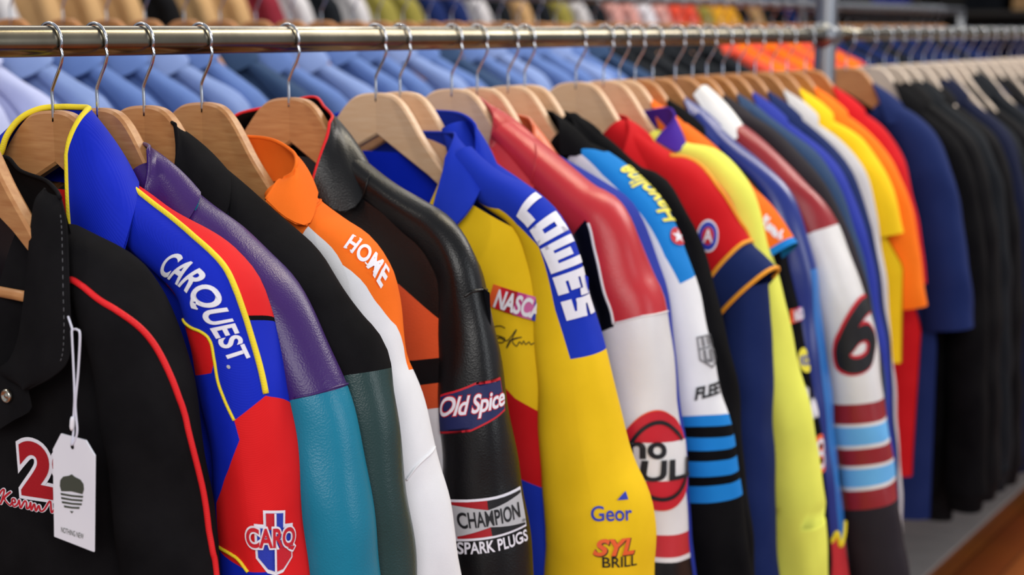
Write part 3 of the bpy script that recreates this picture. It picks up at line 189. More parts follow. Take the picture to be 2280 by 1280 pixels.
 'J27': {'y': 2.42, 'path': [(0.102, -0.17), (0.153, -0.217), (0.199, -0.268), (0.229, -0.352), (0.248, -0.457), (0.263, -0.583), (0.272, -0.732), (0.281, -0.917), (0.287, -1.082)], 'a': [0.0158, 0.027, 0.036, 0.0416, 0.0453, 0.0461, 0.047, 0.0478, 0.0486], 'b': [0.0279, 0.034, 0.0401, 0.0451, 0.0455, 0.046, 0.0464, 0.0468, 0.0473], 'torso': {'A': 0.225, 'b': 0.05, 'zn': -0.17, 'slope': 0.52, 'hem': -1.1}, 'pan': ('black_knit', []), 'cord': [], 'mark': [], 'tpan': ('black_knit', []), 'tmark': [], 'colm': ('black_knit', 'black_knit'), 'lin': 'black_knit', 'rim': None, 'gap': 0.07},
}
NEAR = {'rim': [(-0.0376, 0.035, -0.1206), (0.0324, 0.028, -0.1306), (0.0865, 0.015, -0.1363), (0.1236, -0.002, -0.143), (0.1486, -0.018, -0.147)], 'left': [(0.112, -0.006, -0.1415), (0.1201, -0.024, -0.1517), (0.1264, -0.036, -0.1772), (0.1314, -0.05, -0.2318), (0.1258, -0.056, -0.2776), (0.1153, -0.06, -0.3026), (0.1004, -0.062, -0.3166)], 'right': [(0.1438, -0.014, -0.1468), (0.1693, -0.03, -0.1661), (0.1818, -0.04, -0.194), (0.1929, -0.05, -0.2302), (0.1981, -0.055, -0.2652), (0.1983, -0.06, -0.2923), (0.1802, -0.063, -0.3096)], 'tip': (0.1443, -0.0645, -0.3272), 'tab': [(0.093, -0.056, -0.3128), (0.1455, -0.058, -0.3169), (0.1397, -0.06, -0.3297), (0.1447, -0.062, -0.3477), (0.1193, -0.064, -0.3621), (0.0992, -0.065, -0.3735)], 'snap': (0.1119, -0.064, -0.3384), 'tag': [(0.1992, -0.072, -0.3611), (0.2335, -0.072, -0.3623), (0.2449, -0.072, -0.3751), (0.237, -0.072, -0.4696), (0.1815, -0.072, -0.4654), (0.1864, -0.072, -0.3784)], 'string': [(0.2051, -0.062, -0.2505), (0.2196, -0.07, -0.2595), (0.2212, -0.072, -0.2619), (0.2211, -0.072, -0.2872), (0.2204, -0.072, -0.3214), (0.2176, -0.072, -0.3432), (0.215, -0.072, -0.3695)], 'string2': [(0.2196, -0.07, -0.2595), (0.2288, -0.072, -0.2585), (0.2333, -0.073, -0.2637), (0.2282, -0.073, -0.2989), (0.2223, -0.073, -0.3295), (0.2228, -0.073, -0.3551), (0.2162, -0.073, -0.3691)], 'ferr': [(0.2182, -0.0735, -0.3419), (0.216, -0.0735, -0.3552)], 'hole': (0.2148, -0.072, -0.3713), 'acorn': [(0.195, -0.072, -0.399), (0.2291, -0.072, -0.3976), (0.2264, -0.072, -0.4351), (0.1919, -0.072, -0.4393)], 'txt': [(0.1928, -0.072, -0.4534), (0.2244, -0.072, -0.4544), (0.224, -0.072, -0.4598), (0.1923, -0.072, -0.4588)]}
# ---------------- building helpers ----------------
def tag(o, label=None, cat=None, group=None, kind=None):
    if label: o['label'] = label
    if cat: o['category'] = cat
    if group: o['group'] = group
    if kind: o['kind'] = kind
    return o
def empty(name, loc, rz=0.0, label=None, cat=None, group=None):
    o = bpy.data.objects.new(name, None); COL.objects.link(o); o.location = loc; o.rotation_euler = (0, 0, rz); o.empty_display_size = .05
    return tag(o, label, cat, group)
def link(name, me, mats, parent=None, smooth=True):
    o = bpy.data.objects.new(name, me); COL.objects.link(o)
    for m in mats: me.materials.append(M[m])
    if smooth: me.polygons.foreach_set('use_smooth', [True]*len(me.polygons))
    if parent: o.parent = parent
    return o
def mesh(name, V, F, mats, parent=None, mi=None, smooth=True):
    me = bpy.data.meshes.new(name); me.from_pydata([tuple(map(float, v)) for v in V], [], F)
    if mi is not None: me.polygons.foreach_set('material_index', mi)
    return link(name, me, mats, parent, smooth)
def bm_obj(name, bm, mats, parent=None, smooth=True):
    bmesh.ops.recalc_face_normals(bm, faces=bm.faces); me = bpy.data.meshes.new(name); bm.to_mesh(me); bm.free(); return link(name, me, mats, parent, smooth)
def ccurve(L, x):
    k = np.array(L, float); return np.interp(x, k[:, 0], k[:, 1])
def cond(c, u, v):
    op, L = c
    if op == 'v<': return v < ccurve(L, u)
    if op == 'v>': return v > ccurve(L, u)
    if op == 'u>': return u > ccurve(L, v)
    if op == 'u<': return u < ccurve(L, v)
    if op == 'z<': return v < ccurve(L, u)
    if op == 'z>': return v > ccurve(L, u)
def sheet(name, srf, u0, u1, v0, v1, nu, nv, panels, parent, vs=1.0, keep=None, off=0.0, warp=None, closed=False):
    """a piece of cloth: a grid in (u,v), cut along the panel seams, coloured panel by panel, laid on the surface"""
    base, pans = panels; mats = [base]
    bm = bmesh.new(); U = np.linspace(u0, u1, nu+1); Vv = np.linspace(v0, v1, nv+1)
    g = [[bm.verts.new((a, b/vs, 0)) for b in Vv] for a in U]
    if warp:
        for r_ in g:
            for q_ in r_: a_, b_ = warp(q_.co.x, q_.co.y*vs); q_.co.x = a_; q_.co.y = b_/vs
    for i in range(nu):
        for j in range(nv): bm.faces.new((g[i][j], g[i+1][j], g[i+1][j+1], g[i][j+1]))
    for m, cs in pans:
        if m not in mats: mats.append(m)
        for op, L in cs:
            lo_, hi_ = {'v': (-.02, 1.02), 'u': (-190, 190), 'z': (-.45, .45)}[op[0]]; L = ([(lo_, L[0][1])] if L[0][0] > lo_+1e-3 else [])+list(L)+([(hi_, L[-1][1])] if L[-1][0] < hi_-1e-3 else [])
            for (p, q) in zip(L[:-1], L[1:]):
                if op in ('v<', 'v>'): a, b = Vector((p[0], p[1]/vs, 0)), Vector((q[0], q[1]/vs, 0))
                elif op in ('u<', 'u>'): a, b = Vector((p[1], p[0]/vs, 0)), Vector((q[1], q[0]/vs, 0))
                else: a, b = Vector((p[0], p[1]/vs, 0)), Vector((q[0], q[1]/vs, 0))
                d = (b-a)
                if d.length < 1e-6: continue
                nrm = Vector((-d.y, d.x, 0)).normalized(); e = d.normalized(); mg = d.length*.15+.02
                fs = [f for f in bm.faces if -mg < (f.calc_center_median()-a).dot(e) < d.length+mg]
                if not fs: continue
                ge = set(fs) | {x for f in fs for x in f.edges} | {x for f in fs for x in f.verts}
                bmesh.ops.bisect_plane(bm, geom=list(ge), plane_co=a, plane_no=nrm, dist=1e-5)
    for f in bm.faces:
        c = f.calc_center_median(); u, v = c.x, c.y*vs; k = 0
        for m, cs in pans:
            if all(cond(q, u, v) for q in cs): k = mats.index(m)
        f.material_index = k
    if keep:
        bmesh.ops.delete(bm, geom=[f for f in bm.faces if not keep(f.calc_center_median().x, f.calc_center_median().y*vs)], context='FACES')
    co = np.array([v.co[:] for v in bm.verts]); X = srf.pt(co[:, 0], co[:, 1]*vs, off)
    for v, x in zip(bm.verts, X): v.co = x
    if closed: bmesh.ops.remove_doubles(bm, verts=bm.verts, dist=2e-5)
    bmesh.ops.recalc_face_normals(bm, faces=bm.faces)
    me = bpy.data.meshes.new(name); bm.to_mesh(me); bm.free()
    return link(name, me, mats, parent)
def ring_tube(P, r, n=8, cap=True):
    P = np.asarray(P, float); T = np.gradient(P, axis=0); T /= np.maximum(np.linalg.norm(T, axis=1, keepdims=True), 1e-9)
    ref = np.array([.31, .2, .93]); N = np.cross(T, ref); bad = np.linalg.norm(N, axis=1) < .2; N[bad] = np.cross(T[bad], np.array([1, .1, 0])); N /= np.linalg.norm(N, axis=1, keepdims=True)
    for i in range(1, len(N)):
        w = N[i-1]-T[i]*np.dot(N[i-1], T[i]); l = np.linalg.norm(w)
        if l > 1e-6: N[i] = w/l
    B = np.cross(T, N); r = np.broadcast_to(np.asarray(r, float), (len(P),)); V = []; F = []
    for k in range(n):
        a = 2*math.pi*k/n; V.append(P+(N*math.cos(a)+B*math.sin(a))*r[:, None])
    V = np.stack(V, 1).reshape(-1, 3); m = len(P)
    for i in range(m-1):
        for k in range(n): F.append((i*n+k, i*n+(k+1) % n, (i+1)*n+(k+1) % n, (i+1)*n+k))
    if cap: F.append(tuple(range(n-1, -1, -1))); F.append(tuple((m-1)*n+k for k in range(n)))
    return V, F
def merge(parts):
    V = []; F = []; o = 0
    for v, f in parts: V.append(np.asarray(v)); F += [tuple(i+o for i in t) for t in f]; o += len(v)
    return np.vstack(V), F
def cord(name, srf, pts, r, mat, parent, off=0.0005):
    p = np.array(pts, float); t = np.linspace(0, len(p)-1, max(12, len(p)*8)); q = catmull(p, t)
    V, F = ring_tube(srf.pt(q[:, 0], q[:, 1], off), r, 8); return mesh(name, V, F, [mat], parent)
# ---- marks: lettering, patches and emblems laid on cloth ----
_font_cache = {}
def text_bm(body, bold, shear=0.0, space=1.0):
    key = (body, round(bold, 4), shear, space)
    if key not in _font_cache:
        c = bpy.data.curves.new('lettering', 'FONT'); c.body = body; c.size = 1; c.offset = bold; c.shear = shear; c.space_character = space; c.resolution_u = 6
        o = bpy.data.objects.new('lettering', c); COL.objects.link(o); dg = bpy.context.evaluated_depsgraph_get(); me = o.evaluated_get(dg).to_mesh()
        _font_cache[key] = ([v.co[:2] for v in me.vertices], [tuple(p.vertices) for p in me.polygons])
        o.evaluated_get(dg).to_mesh_clear(); bpy.data.objects.remove(o); bpy.data.curves.remove(c)
    return _font_cache[key]
def disc(x, y, rx, ry=None, n=28, a0=0, a1=360):
    ry = rx if ry is None else ry
    return [(x+rx*math.cos(math.radians(a0+(a1-a0)*k/n)), y+ry*math.sin(math.radians(a0+(a1-a0)*k/n))) for k in range(n if a1-a0 >= 360 else n+1)]
def arc_band(x, y, r0, r1, a0, a1, sx=1.0, n=24):
    A = [math.radians(a0+(a1-a0)*k/n) for k in range(n+1)]
    return [(x+sx*r1*math.cos(a), y+r1*math.sin(a)) for a in A]+[(x+sx*r0*math.cos(a), y+r0*math.sin(a)) for a in A[::-1]]
def flat_layer(item):
    """one layer of a mark as a flat mesh: vertices (x,y) and faces"""
    kind = item[0]
    if kind == 'poly': return [tuple(p) for p in item[2]], [tuple(range(len(item[2])))]
    if kind == 'text':
        _, _, body, (x0, y0, x1, y1), bold, shear = item[:6]; sp = item[6] if len(item) > 6 else 1.0
        V0, F = text_bm(body, 0.0, shear, sp); V, F = text_bm(body, bold, shear, sp)
        a = np.array(V0); lo, hi = a.min(0), a.max(0); V = (np.array(V)-lo)/(hi-lo)
        return [(x0+(x1-x0)*v[0], y0+(y1-y0)*v[1]) for v in V], F
    if kind == 'stroke':
        _, _, lines, w = item[:4]; sq = len(item) > 4 and item[4]; V = []; F = []
        for L in lines:
            for p, q in zip(L[:-1], L[1:]):
                d = np.array(q)-np.array(p); l = np.linalg.norm(d)
                if l < 1e-6: continue
                d = d/l; n = np.array([-d[1], d[0]])*w/2; e = d*w/2 if sq else d*0
                o = len(V); V += [tuple(np.array(p)-e+n), tuple(np.array(p)-e-n), tuple(np.array(q)+e-n), tuple(np.array(q)+e+n)]; F.append((o, o+1, o+2, o+3))
            if not sq:
                for p in L:
                    o = len(V); V += disc(p[0], p[1], w/2, n=10); F.append(tuple(range(o, o+10)))
        return V, F
def mark(name, srf, quad, asp, items, parent, vs=1.0, lift=.0009, step=.0006, ncut=10):
    """lay the flat layers of a mark on the cloth between four corners (u,v): top left, top right, bottom right, bottom left"""
    q = np.array(quad, float); bm = bmesh.new(); mats = []
    for li, it in enumerate(items):
        m = it[1]
        if m not in mats: mats.append(m)
        V, F = flat_layer(it); b2 = bmesh.new(); vv = [b2.verts.new((x, y, 0)) for x, y in V]
        for f in F:
            try: b2.faces.new([vv[i] for i in f])
            except ValueError: pass
        bmesh.ops.triangulate(b2, faces=b2.faces)
        for k in range(1, ncut):
            for co, no in (((asp*k/ncut, 0, 0), (1, 0, 0)), ((0, k/ncut, 0), (0, 1, 0))):
                bmesh.ops.bisect_plane(b2, geom=b2.verts[:]+b2.edges[:]+b2.faces[:], plane_co=co, plane_no=no, dist=1e-6)
        b2.verts.index_update(); co = np.array([v.co[:2] for v in b2.verts]); s, t = (co[:, 0]/asp)[:, None], co[:, 1][:, None]
        uv = (q[3]*(1-s)+q[2]*s)*(1-t)+(q[0]*(1-s)+q[1]*s)*t
        X = srf.pt(uv[:, 0], uv[:, 1], lift+step*li); nv = [bm.verts.new(x) for x in X]
        for f in b2.faces:
            try: nf = bm.faces.new([nv[v.index] for v in f.verts]); nf.material_index = mats.index(m)
            except ValueError: pass
        b2.free()
    me = bpy.data.meshes.new(name); bm.normal_update(); bm.to_mesh(me); bm.free(); return link(name, me, mats, parent, smooth=True)
R01 = lambda x0, y0, x1, y1: [(x0, y0), (x1, y0), (x1, y1), (x0, y1)]
def seven(x, y, h): pass
def digit_strokes(ch):
    D = {'2': [[(.05, .72), (.05, .95), (.75, .95), (.75, .55), (.08, .3), (.08, .06), (.8, .06)]],
         '9': [[(.8, .5), (.1, .5), (.1, .95), (.8, .95), (.8, .05), (.1, .05), (.1, .2)]],
         '6': [[(.85, .93), (.55, .85), (.28, .62), (.14, .35), (.2, .12), (.45, .05), (.72, .14), (.8, .36), (.66, .52), (.42, .5), (.22, .34)]]}
    return D[ch]
def lowes_strokes():
    L = []; x = 0
    def put(lines, w):
        nonlocal x
        L.extend([[(x+a, b) for a, b in l] for l in lines]); x += w
    put([[(.13, .87), (.13, .13), (.62, .13)]], .93); put([[(.13, .13), (.13, .87), (.6, .87), (.6, .13), (.13, .13)]], .93)
    put([[(.11, .87), (.11, .13), (.93, .13), (.93, .87)], [(.52, .13), (.52, .62)]], 1.25); put([[(.62, .87), (.13, .87), (.13, .13), (.62, .13)], [(.13, .5), (.55, .5)]], .86)
    put([[(.06, .92), (.04, .74)]], .26); put([[(.62, .87), (.13, .87), (.13, .54), (.6, .46), (.6, .13), (.08, .13)]], .74)
    return L, x
def mark_items(kind):
    """-> (aspect, layers)"""
    if kind == 'carquest':
        t = ('CARQUEST', (0, 0, 4.6, 1)); return 4.75, [('text', 'white_thread', t[0], t[1], .028, 0, 1.04), ('poly', 'silver_thread', arc_band(4.68, .02, .045, .07, 0, 360)), ('poly', 'silver_thread', disc(4.68, .02, .03))]
    if kind == 'shield':
        oct_ = [(.22, 1), (.78, 1), (.78, .78), (1, .78), (1, .22), (.72, .0), (.5, -.04), (.28, .0), (.0, .22), (.0, .78), (.22, .78)]
        inn = [(.28, .96), (.72, .96), (.72, .72), (.94, .72), (.94, .24), (.7, .06), (.5, .02), (.3, .06), (.06, .24), (.06, .72), (.28, .72)]
        return 1.0, [('poly', 'white_thread', oct_), ('poly', 'blue_thread', inn), ('poly', 'red_thread', [(.28, .96), (.5, .96), (.5, .7), (.28, .7)]), ('poly', 'red_thread', [(.5, .4), (.94, .4), (.94, .24), (.7, .06), (.5, .02)]), ('poly', 'white_thread', R01(.475, .02, .525, .96)),
                     ('text', 'white_thread', 'CARQUEST', (-.06, .36, 1.9, .74), .11, 0), ('text', 'red_thread', 'CARQUEST', (-.06, .36, 1.9, .74), .035, 0)][:5]+[('text', 'white_thread', 'CARQ', (-.16, .36, 1.0, .72), .1, 0), ('text', 'red_thread', 'CARQ', (-.16, .36, 1.0, .72), .03, 0)]
    if kind == 'home':
        it = [('text', 'white_thread', 'HOME', (0, 0, 3.3, 1), .03, 0, 1.08)]
        for x in (.1, .56): it += [('poly', 'white_thread', R01(x-.1, 0, x+.13, .07)), ('poly', 'white_thread', R01(x-.1, .93, x+.13, 1))]
        for x in (1.74, 2.42): it.append(('poly', 'white_thread', R01(x-.1, 0, x+.13, .07)))
        return 3.4, it
    if kind == 'oldspice':
        ban = lambda d: [(0-d, .02-d), (.95, .12-d), (.95, .0-d), (2.0+d, .22-d), (2.0+d, .98+d), (1.1, .84+d), (1.1, .99+d), (0-d, .78+d)]
        return 2.0, [('poly', 'red_thread', ban(.0)), ('poly', 'navy_thread', [(.03, .07), (.97, .17), (.98, .05), (1.97, .27), (1.97, .92), (1.07, .79), (1.07, .94), (.03, .74)]),
                     ('text', 'red_thread', 'Old Spice', (.1, .26, 2.0, .74), .06, .25, .93), ('text', 'white_thread', 'Old Spice', (.1, .26, 2.0, .74), .022, .25, .93)]
    if kind == 'champion':
        return 1.75, [('poly', 'white_thread', R01(0, 0, 1.75, 1)), ('poly', 'crimson_thread', R01(.05, .06, .82, .94)), ('poly', 'black_thread', R01(.82, .06, 1.7, .94)), ('poly', 'silver_thread', [(.06, .12), (.82, .29), (1.69, .12), (1.69, .88), (.82, .71), (.06, .88)]),
                      ('text', 'black_thread', 'CHAMPION', (.14, .32, 1.56, .69), .022, 0), ('poly', 'grey_thread', arc_band(1.63, .2, .025, .04, 0, 360))]
    if kind == 'sparkplugs': return 6.2, [('text', 'white_thread', 'SPARK PLUGS', (0, 0, 6.2, 1), .022, 0)]
    if kind == 'lowes':
        L, x = lowes_strokes(); return x-.03, [('stroke', 'white_thread', L, .29, True)]
    if kind == 'geor': return 2.7, [('text', 'blue_thread', 'Geor', (0, 0, 2.7, 1), .014, 0), ('poly', 'blue_thread', [(1.75, 1.35), (2.55, 1.35), (2.45, 2.0)])]
    if kind == 'syl': return 2.2, [('text', 'black_thread', 'SYL', (.04, -.05, 2.2, .95), .05, .3), ('text', 'orange_thread', 'SYL', (0, 0, 2.16, 1), .035, .3)]
    if kind == 'brill': return 3.2, [('text', 'black_thread', 'BRILL', (0, 0, 3.2, 1), .012, 0)]
    if kind == 'nascar':
        cols = ['orange_thread', 'red_thread', 'crimson_thread', 'magenta_thread', 'pink_thread', 'blue_thread', 'navy_thread']; it = []
        for i, c in enumerate(cols): it.append(('poly', c, [(i*.43, 0), ((i+1)*.43, 0), ((i+1)*.43+.14, 1), (i*.43+.14, 1)]))
        return 3.0, it+[('text', 'white_thread', 'NASCAR', (.42, .12, 2.95, .88), .035, .35)]
    if kind == 'signature':
        A = [(.75, .95), (.5, 1.0), (.1, .9), (-.05, .7), (.2, .6), (.75, .5), (.6, .3), (.2, .35), (.5, .5), (.9, .42), (1.35, .95), (1.0, .3), (.85, .1), (1.05, .45), (1.6, .62), (1.15, .45), (1.35, .2), (1.5, .4), (1.62, .3), (1.7, .45), (1.8, .3), (1.95, .42), (2.05, .3), (2.2, .38), (2.5, .3), (2.8, .45)]
        t = np.linspace(0, len(A)-1, 110); return 2.9, [('stroke', 'black_thread', [[tuple(p) for p in catmull(A, t)]], .045)]
    if kind in ('kevin', 'whitescript', 'pinkscript', 'orangescript'):
        A = [(0, .55), (.2, .95), (.35, 1.0), (.2, .3), (.12, .05), (.3, .45), (.75, 1.0), (.35, .5), (.7, .1), (.85, .3), (1.05, .4), (1.0, .6), (.85, .5), (.95, .1), (1.2, .3), (1.3, .6), (1.38, .1), (1.6, .6), (1.72, .55), (1.75, .15), (1.9, .3), (1.95, .6), (2.0, .1), (2.15, .55), (2.25, .1), (2.4, .5), (2.5, .15), (2.7, .3), (3.0, .95), (3.1, .2), (3.3, .5), (3.5, .3)]
        t = np.linspace(0, len(A)-1, 130); L = [[tuple(p) for p in catmull(A, t)]]
        if kind == 'kevin': return 3.6, [('stroke', 'white_thread', L, .2), ('stroke', 'red_thread', L, .1)]
        c = {'whitescript': 'white_thread', 'pinkscript': 'pink_thread', 'orangescript': 'white_thread'}[kind]; return 3.6, [('stroke', c, L, .2)]
    if kind == 'n29': return 1.9, [('text', 'white_thread', '29', (.05, .03, 1.85, .97), .1, 0, 1.06), ('text', 'crimson_thread', '29', (.05, .03, 1.85, .97), .05, 0, 1.06)]
    if kind == 'six':
        A = digit_strokes('6')[0]; t = np.linspace(0, len(A)-1, 50); L = [[tuple(p) for p in catmull(A, t)]]
        return .95, [('stroke', 'red_thread', L, .3), ('stroke', 'black_thread', [[(x+.02, y-.01) for x, y in L[0]]], .22)]
    if kind == 'eight': return .7, [('text', 'orange_thread', '8', (0, 0, .7, 1), .05, 0), ('text', 'white_thread', '8', (.08, .06, .62, .94), .0, 0)]
    if kind == 'nobull':
        return 1.1, [('poly', 'orange_thread', arc_band(.55, .5, 0, .5, 22, 158, 1.05)), ('poly', 'orange_thread', arc_band(.55, .5, 0, .5, 202, 338, 1.05)), ('poly', 'red_thread', arc_band(.55, .5, .0, .49, 23, 157, 1.05)), ('poly', 'red_thread', arc_band(.55, .5, .0, .49, 203, 337, 1.05)),
                     ('poly', 'white_leather', R01(-.02, .3, 1.12, .68)), ('poly', 'black_thread', arc_band(.55, .5, .36, .4, 28, 152, 1.05)), ('poly', 'black_thread', arc_band(.55, .5, .36, .4, 208, 338, 1.05)),
                     ('text', 'black_thread', 'no', (.16, .53, .62, .68), .03, 0), ('text', 'black_thread', 'BULL', (.02, .31, 1.08, .5), .03, .1)]
    if kind == 'havoline': return 4.2, [('text', 'yellow_thread', 'Havoline', (0, 0, 4.2, 1), .03, 0)]
    if kind == 'star':
        st = [(.5+(.42 if k % 2 == 0 else .17)*math.cos(math.radians(90+36*k)), .5+(.42 if k % 2 == 0 else .17)*math.sin(math.radians(90+36*k))) for k in range(10)]
        return 1.0, [('poly', 'red_thread', disc(.5, .5, .5)), ('poly', 'white_thread', st)]
    if kind == 'crest':
        return .8, [('stroke', 'grey_thread', [[(.05, .95), (.75, .95), (.75, .3), (.4, .02), (.05, .3), (.05, .95)], [(.05, .6), (.75, .6)]], .05), ('stroke', 'grey_thread', [[(.2, .9), (.2, .68)], [(.4, .9), (.4, .68)], [(.6, .9), (.6, .68)], [(.2, .52), (.2, .25), (.4, .2), (.4, .5), (.6, .5), (.6, .25)]], .09)]
    if kind == 'fleet': return 3.4, [('text', 'black_thread', 'FLEET', (0, 0, 3.3, 1), .04, .25)]
    if kind == 'round': return .8, [('poly', 'white_thread', disc(.4, .5, .4, .5)), ('poly', 'blue_thread', disc(.4, .5, .35, .44)), ('poly', 'red_thread', disc(.4, .5, .22, .28)), ('text', 'white_thread', 'A', (.24, .3, .56, .7), .02, 0)]
    if kind == 'oval': return 1.6, [('poly', 'yellow_thread', disc(.8, .5, .75, .5)), ('text', 'blue_thread', 'NOCO', (.2, .3, 1.4, .7), .03, .2)]
    raise KeyError(kind)
# ---------------- clothes ----------------
DEF_R = [(0.0, .038, -.112), (.03, .032, -.110), (.062, .008, -.108), (.072, -.012, -.115)]
DEF_B = [(0.0, .045, -.165), (.065, .04, -.148), (.132, .01, -.155), (.148, -.03, -.19), (.122, -.045, -.2)]
def garment(name, g, label, cat, group=None, x0=0.0, z0=HZ, yaw=0.0, detail=1.0, fold=.0028, collar=True):
    root = empty(name, (x0, g['y'], z0), yaw, label, cat, group)
    seed = (g['y']*37) % 6.28; hem = g['torso']['hem']; t = g['torso']
    n = max(6, int(34*detail)); path = g['path']; short = path[-1][1] > -.68 and len(path) < 10
    slv = []
    for side in (1, -1):
        T = Tube(path, g['a'], g['b'], fold, seed+side, side=side)
        pan = g['pan'] if side == 1 or True else (g['pan'][0], [])
        o = sheet('sleeve', T, 0, 1, -180, 180, int(84*detail), n, pan, root, vs=360., closed=True); slv.append((T, o))
        if not short:
            Tc = Tube([path[-2], path[-1]], [g['a'][-1]*.9]*2, [g['b'][-1]*.9]*2, 0, side=side)
            P, _, _, a, b = T.frame(np.array([1.0])); P = P[0]
            q = [(P[0], P[2]+.012), (P[0]+.001, P[2]-.02), (P[0]+.001, P[2]-.045)]
            C = Tube(q, [a[0]*1.02, a[0]*.86, a[0]*.8], [b[0]*1.02, b[0]*.84, b[0]*.78], .0008, seed, side=side)
            sheet('cuff', C, 0, 1, -180, 180, 4, n, (g['pan'][0], []), root, vs=360., closed=True)
    if 'under' in g:
        for side in (1, -1): sheet('long_under_sleeve', Tube(g['under']['path'], g['under']['a'], g['under']['b'], fold, seed+3, side=side), 0, 1, -180, 180, 50, n, (g['under']['mat'], []), root, vs=360., closed=True)
    T0, s0 = slv[0]
    for m, pts, r in g['cord']: cord('piping' if 'piping' in m else 'seam', T0, pts, r, m, s0)
    for nm, kind, q in g['mark']:
        asp, items = mark_items(kind); mark(nm, T0, q, asp, items, s0, lift=.0018)
    A = t['A']; gap = g['gap']
    fr = Front(A, t['b'], t['zn'], t['slope'], sgn=-1, fold=.003, seed=seed, f0=t.get('f0', .12), Az=t.get('Az')); bk = Front(A, t['b'], t['zn'], t['slope'], sgn=1, fold=.003, seed=seed+2, Az=t.get('Az'))
    op = lambda z: max(.0015, gap*(1-max(0, (t['zn']-z))/.42))
    nx = int(24*detail); nz = int(44*detail)
    for sd in (1, -1):
        def wf(s_, w_, sd=sd):
            z = hem+w_*(fr.ztop(.5*A)-hem); x = op(z)+(fr.Aof(z)-op(z))*s_; z = hem+w_*(float(fr.ztop(x))-hem); x = op(z)+(fr.Aof(z)-op(z))*s_; return sd*x, z
        o = sheet('front_panel', fr, 0, 1, 0, 1, nx, nz, g['tpan'] if sd == 1 or len(g['tpan'][1]) < 1 else (g['tpan'][0], []), root, warp=wf)
        if sd == 1: to = o
    def wb(s_, w_):
        z = hem+w_*(float(bk.ztop(s_))-hem); return s_*bk.Aof(z)/A, z
    sheet('back_panel', bk, -A, A, 0, 1, 2*nx, nz, g['tpan'] if len(g['tpan'][1]) < 2 else (g['tpan'][0], []), root, warp=wb)
    if g.get('lin') and detail > .8:
        li = Front(A*.98, t['b']*.55, t['zn']+.012, t['slope'], sgn=1, fold=.002, seed=seed+4, edge=.0005); h2 = max(hem, -.6)
        sheet('lining', li, -A*.9, A*.9, 0, 1, 36, 24, (g['lin'], []), root, warp=lambda s_, w_: (s_, h2+w_*(float(li.ztop(s_)-.03*min(1, max(0, abs(s_)-.06)/.04))-h2)))
    for nm, kind, q in g['tmark']:
        asp, items = mark_items(kind); mark(nm, fr, q, asp, items, to, lift=.0018)
    if collar:
        Cc = Collar(g.get('R', DEF_R), g.get('B', DEF_B)); mo, mi = g['colm']
        o = sheet('collar', Cc, -1, 1, 0, 1, int(56*detail), max(3, int(10*detail)), (mo, []), root, off=.0016)
        sheet('collar_lining', Cc, -1, 1, 0, 1, int(40*detail), 6, (mi, []), root, off=-.0014)
        rm = g.get('rim'); rr = rm[1] if rm else .0022; rmat = rm[0] if rm else mo
        u = np.linspace(-1, 1, 60); P = np.vstack([Cc.pt(np.full(14, -1.0), np.linspace(.02, 1, 14)), Cc.pt(u, u*0+1.0), Cc.pt(np.full(14, 1.0), np.linspace(1, .02, 14))])
        d = np.concatenate([[True], np.linalg.norm(np.diff(P, axis=0), axis=1) > 1e-4]); P = P[d]
        V, F = ring_tube(P, rr, 8); mesh('piping' if rm else 'collar_edge', V, F, [rmat], o)
    return root
# ---------------- hangers ----------------
def hanger_body(w=.163, bend=math.tan(math.radians(6.5))):
    xs = np.concatenate([-np.linspace(w, .004, 40), [0.0], np.linspace(.004, w, 40)]); ax = np.abs(xs)
    zt = np.interp(ax, [0, .02, .035, .05, .065, .085, .11, .14, .155, .163], [-.073, -.0742, -.0778, -.089, -.107, -.134, -.160, -.190, -.205, -.214])
    k = np.hanning(9); k /= k.sum(); zt = np.convolve(np.pad(zt, 4, mode='edge'), k, 'valid')
    zb = np.interp(ax, [0, .10, .14, .155, .163], [-.131, -.184, -.211, -.221, -.219])
    yc = .007-ax*bend; h = .0078; c = .0032; V = []; F = []
    for x, a, b, y in zip(xs, zt, zb, yc): V += [(x, y-h, b+c), (x, y-h, a-c), (x, y-h+c, a), (x, y+h-c, a), (x, y+h, a-c), (x, y+h, b+c), (x, y+h-c, b), (x, y-h+c, b)]
    n = len(xs)
    for i in range(n-1):
        for k_ in range(8): F.append((i*8+k_, (i+1)*8+k_, (i+1)*8+(k_+1) % 8, i*8+(k_+1) % 8))
    F.append(tuple(range(8))); F.append(tuple((n-1)*8+k_ for k_ in range(7, -1, -1)))
    return V, F
def hook_path():
    P = [(0, 0, -.085), (0, 0, -.066), (0, 0, -.053), (.0025, 0, -.047), (.0085, 0, -.037), (.0155, 0, -.026), (.0195, 0, -.015)]
    for a in np.linspace(-25, 200, 18): P.append((.0189*math.cos(math.radians(a))+.0005, 0, .0004+.0189*math.sin(math.radians(a))))
    return catmull(P, np.linspace(0, len(P)-1, 90))
_hb = hanger_body(); _hk = ring_tube(hook_path(), .0018, 8)
_hm = {}
def hanger(y, label, group=None, wood='hanger_wood', x0=0.0, z0=HZ, yaw=0.0, bar=False):
    root = empty('wooden_hanger', (x0, y, z0), yaw, label, 'hanger', group)
    if wood not in _hm:
        a = mesh('wooden_body', _hb[0], _hb[1], [wood], root, smooth=False); b = mesh('hook', _hk[0], _hk[1], ['chrome'], root); _hm[wood] = (a.data, b.data)
    else:
        for nm, me in zip(('wooden_body', 'hook'), _hm[wood]):
            o = bpy.data.objects.new(nm, me); COL.objects.link(o); o.parent = root
    if bar:
        V, F = ring_tube([(x, -abs(x)*.09, -.245) for x in np.linspace(-.125, .125, 9)], .0055, 12); mesh('trouser_bar', V, F, [wood], root)
    return root
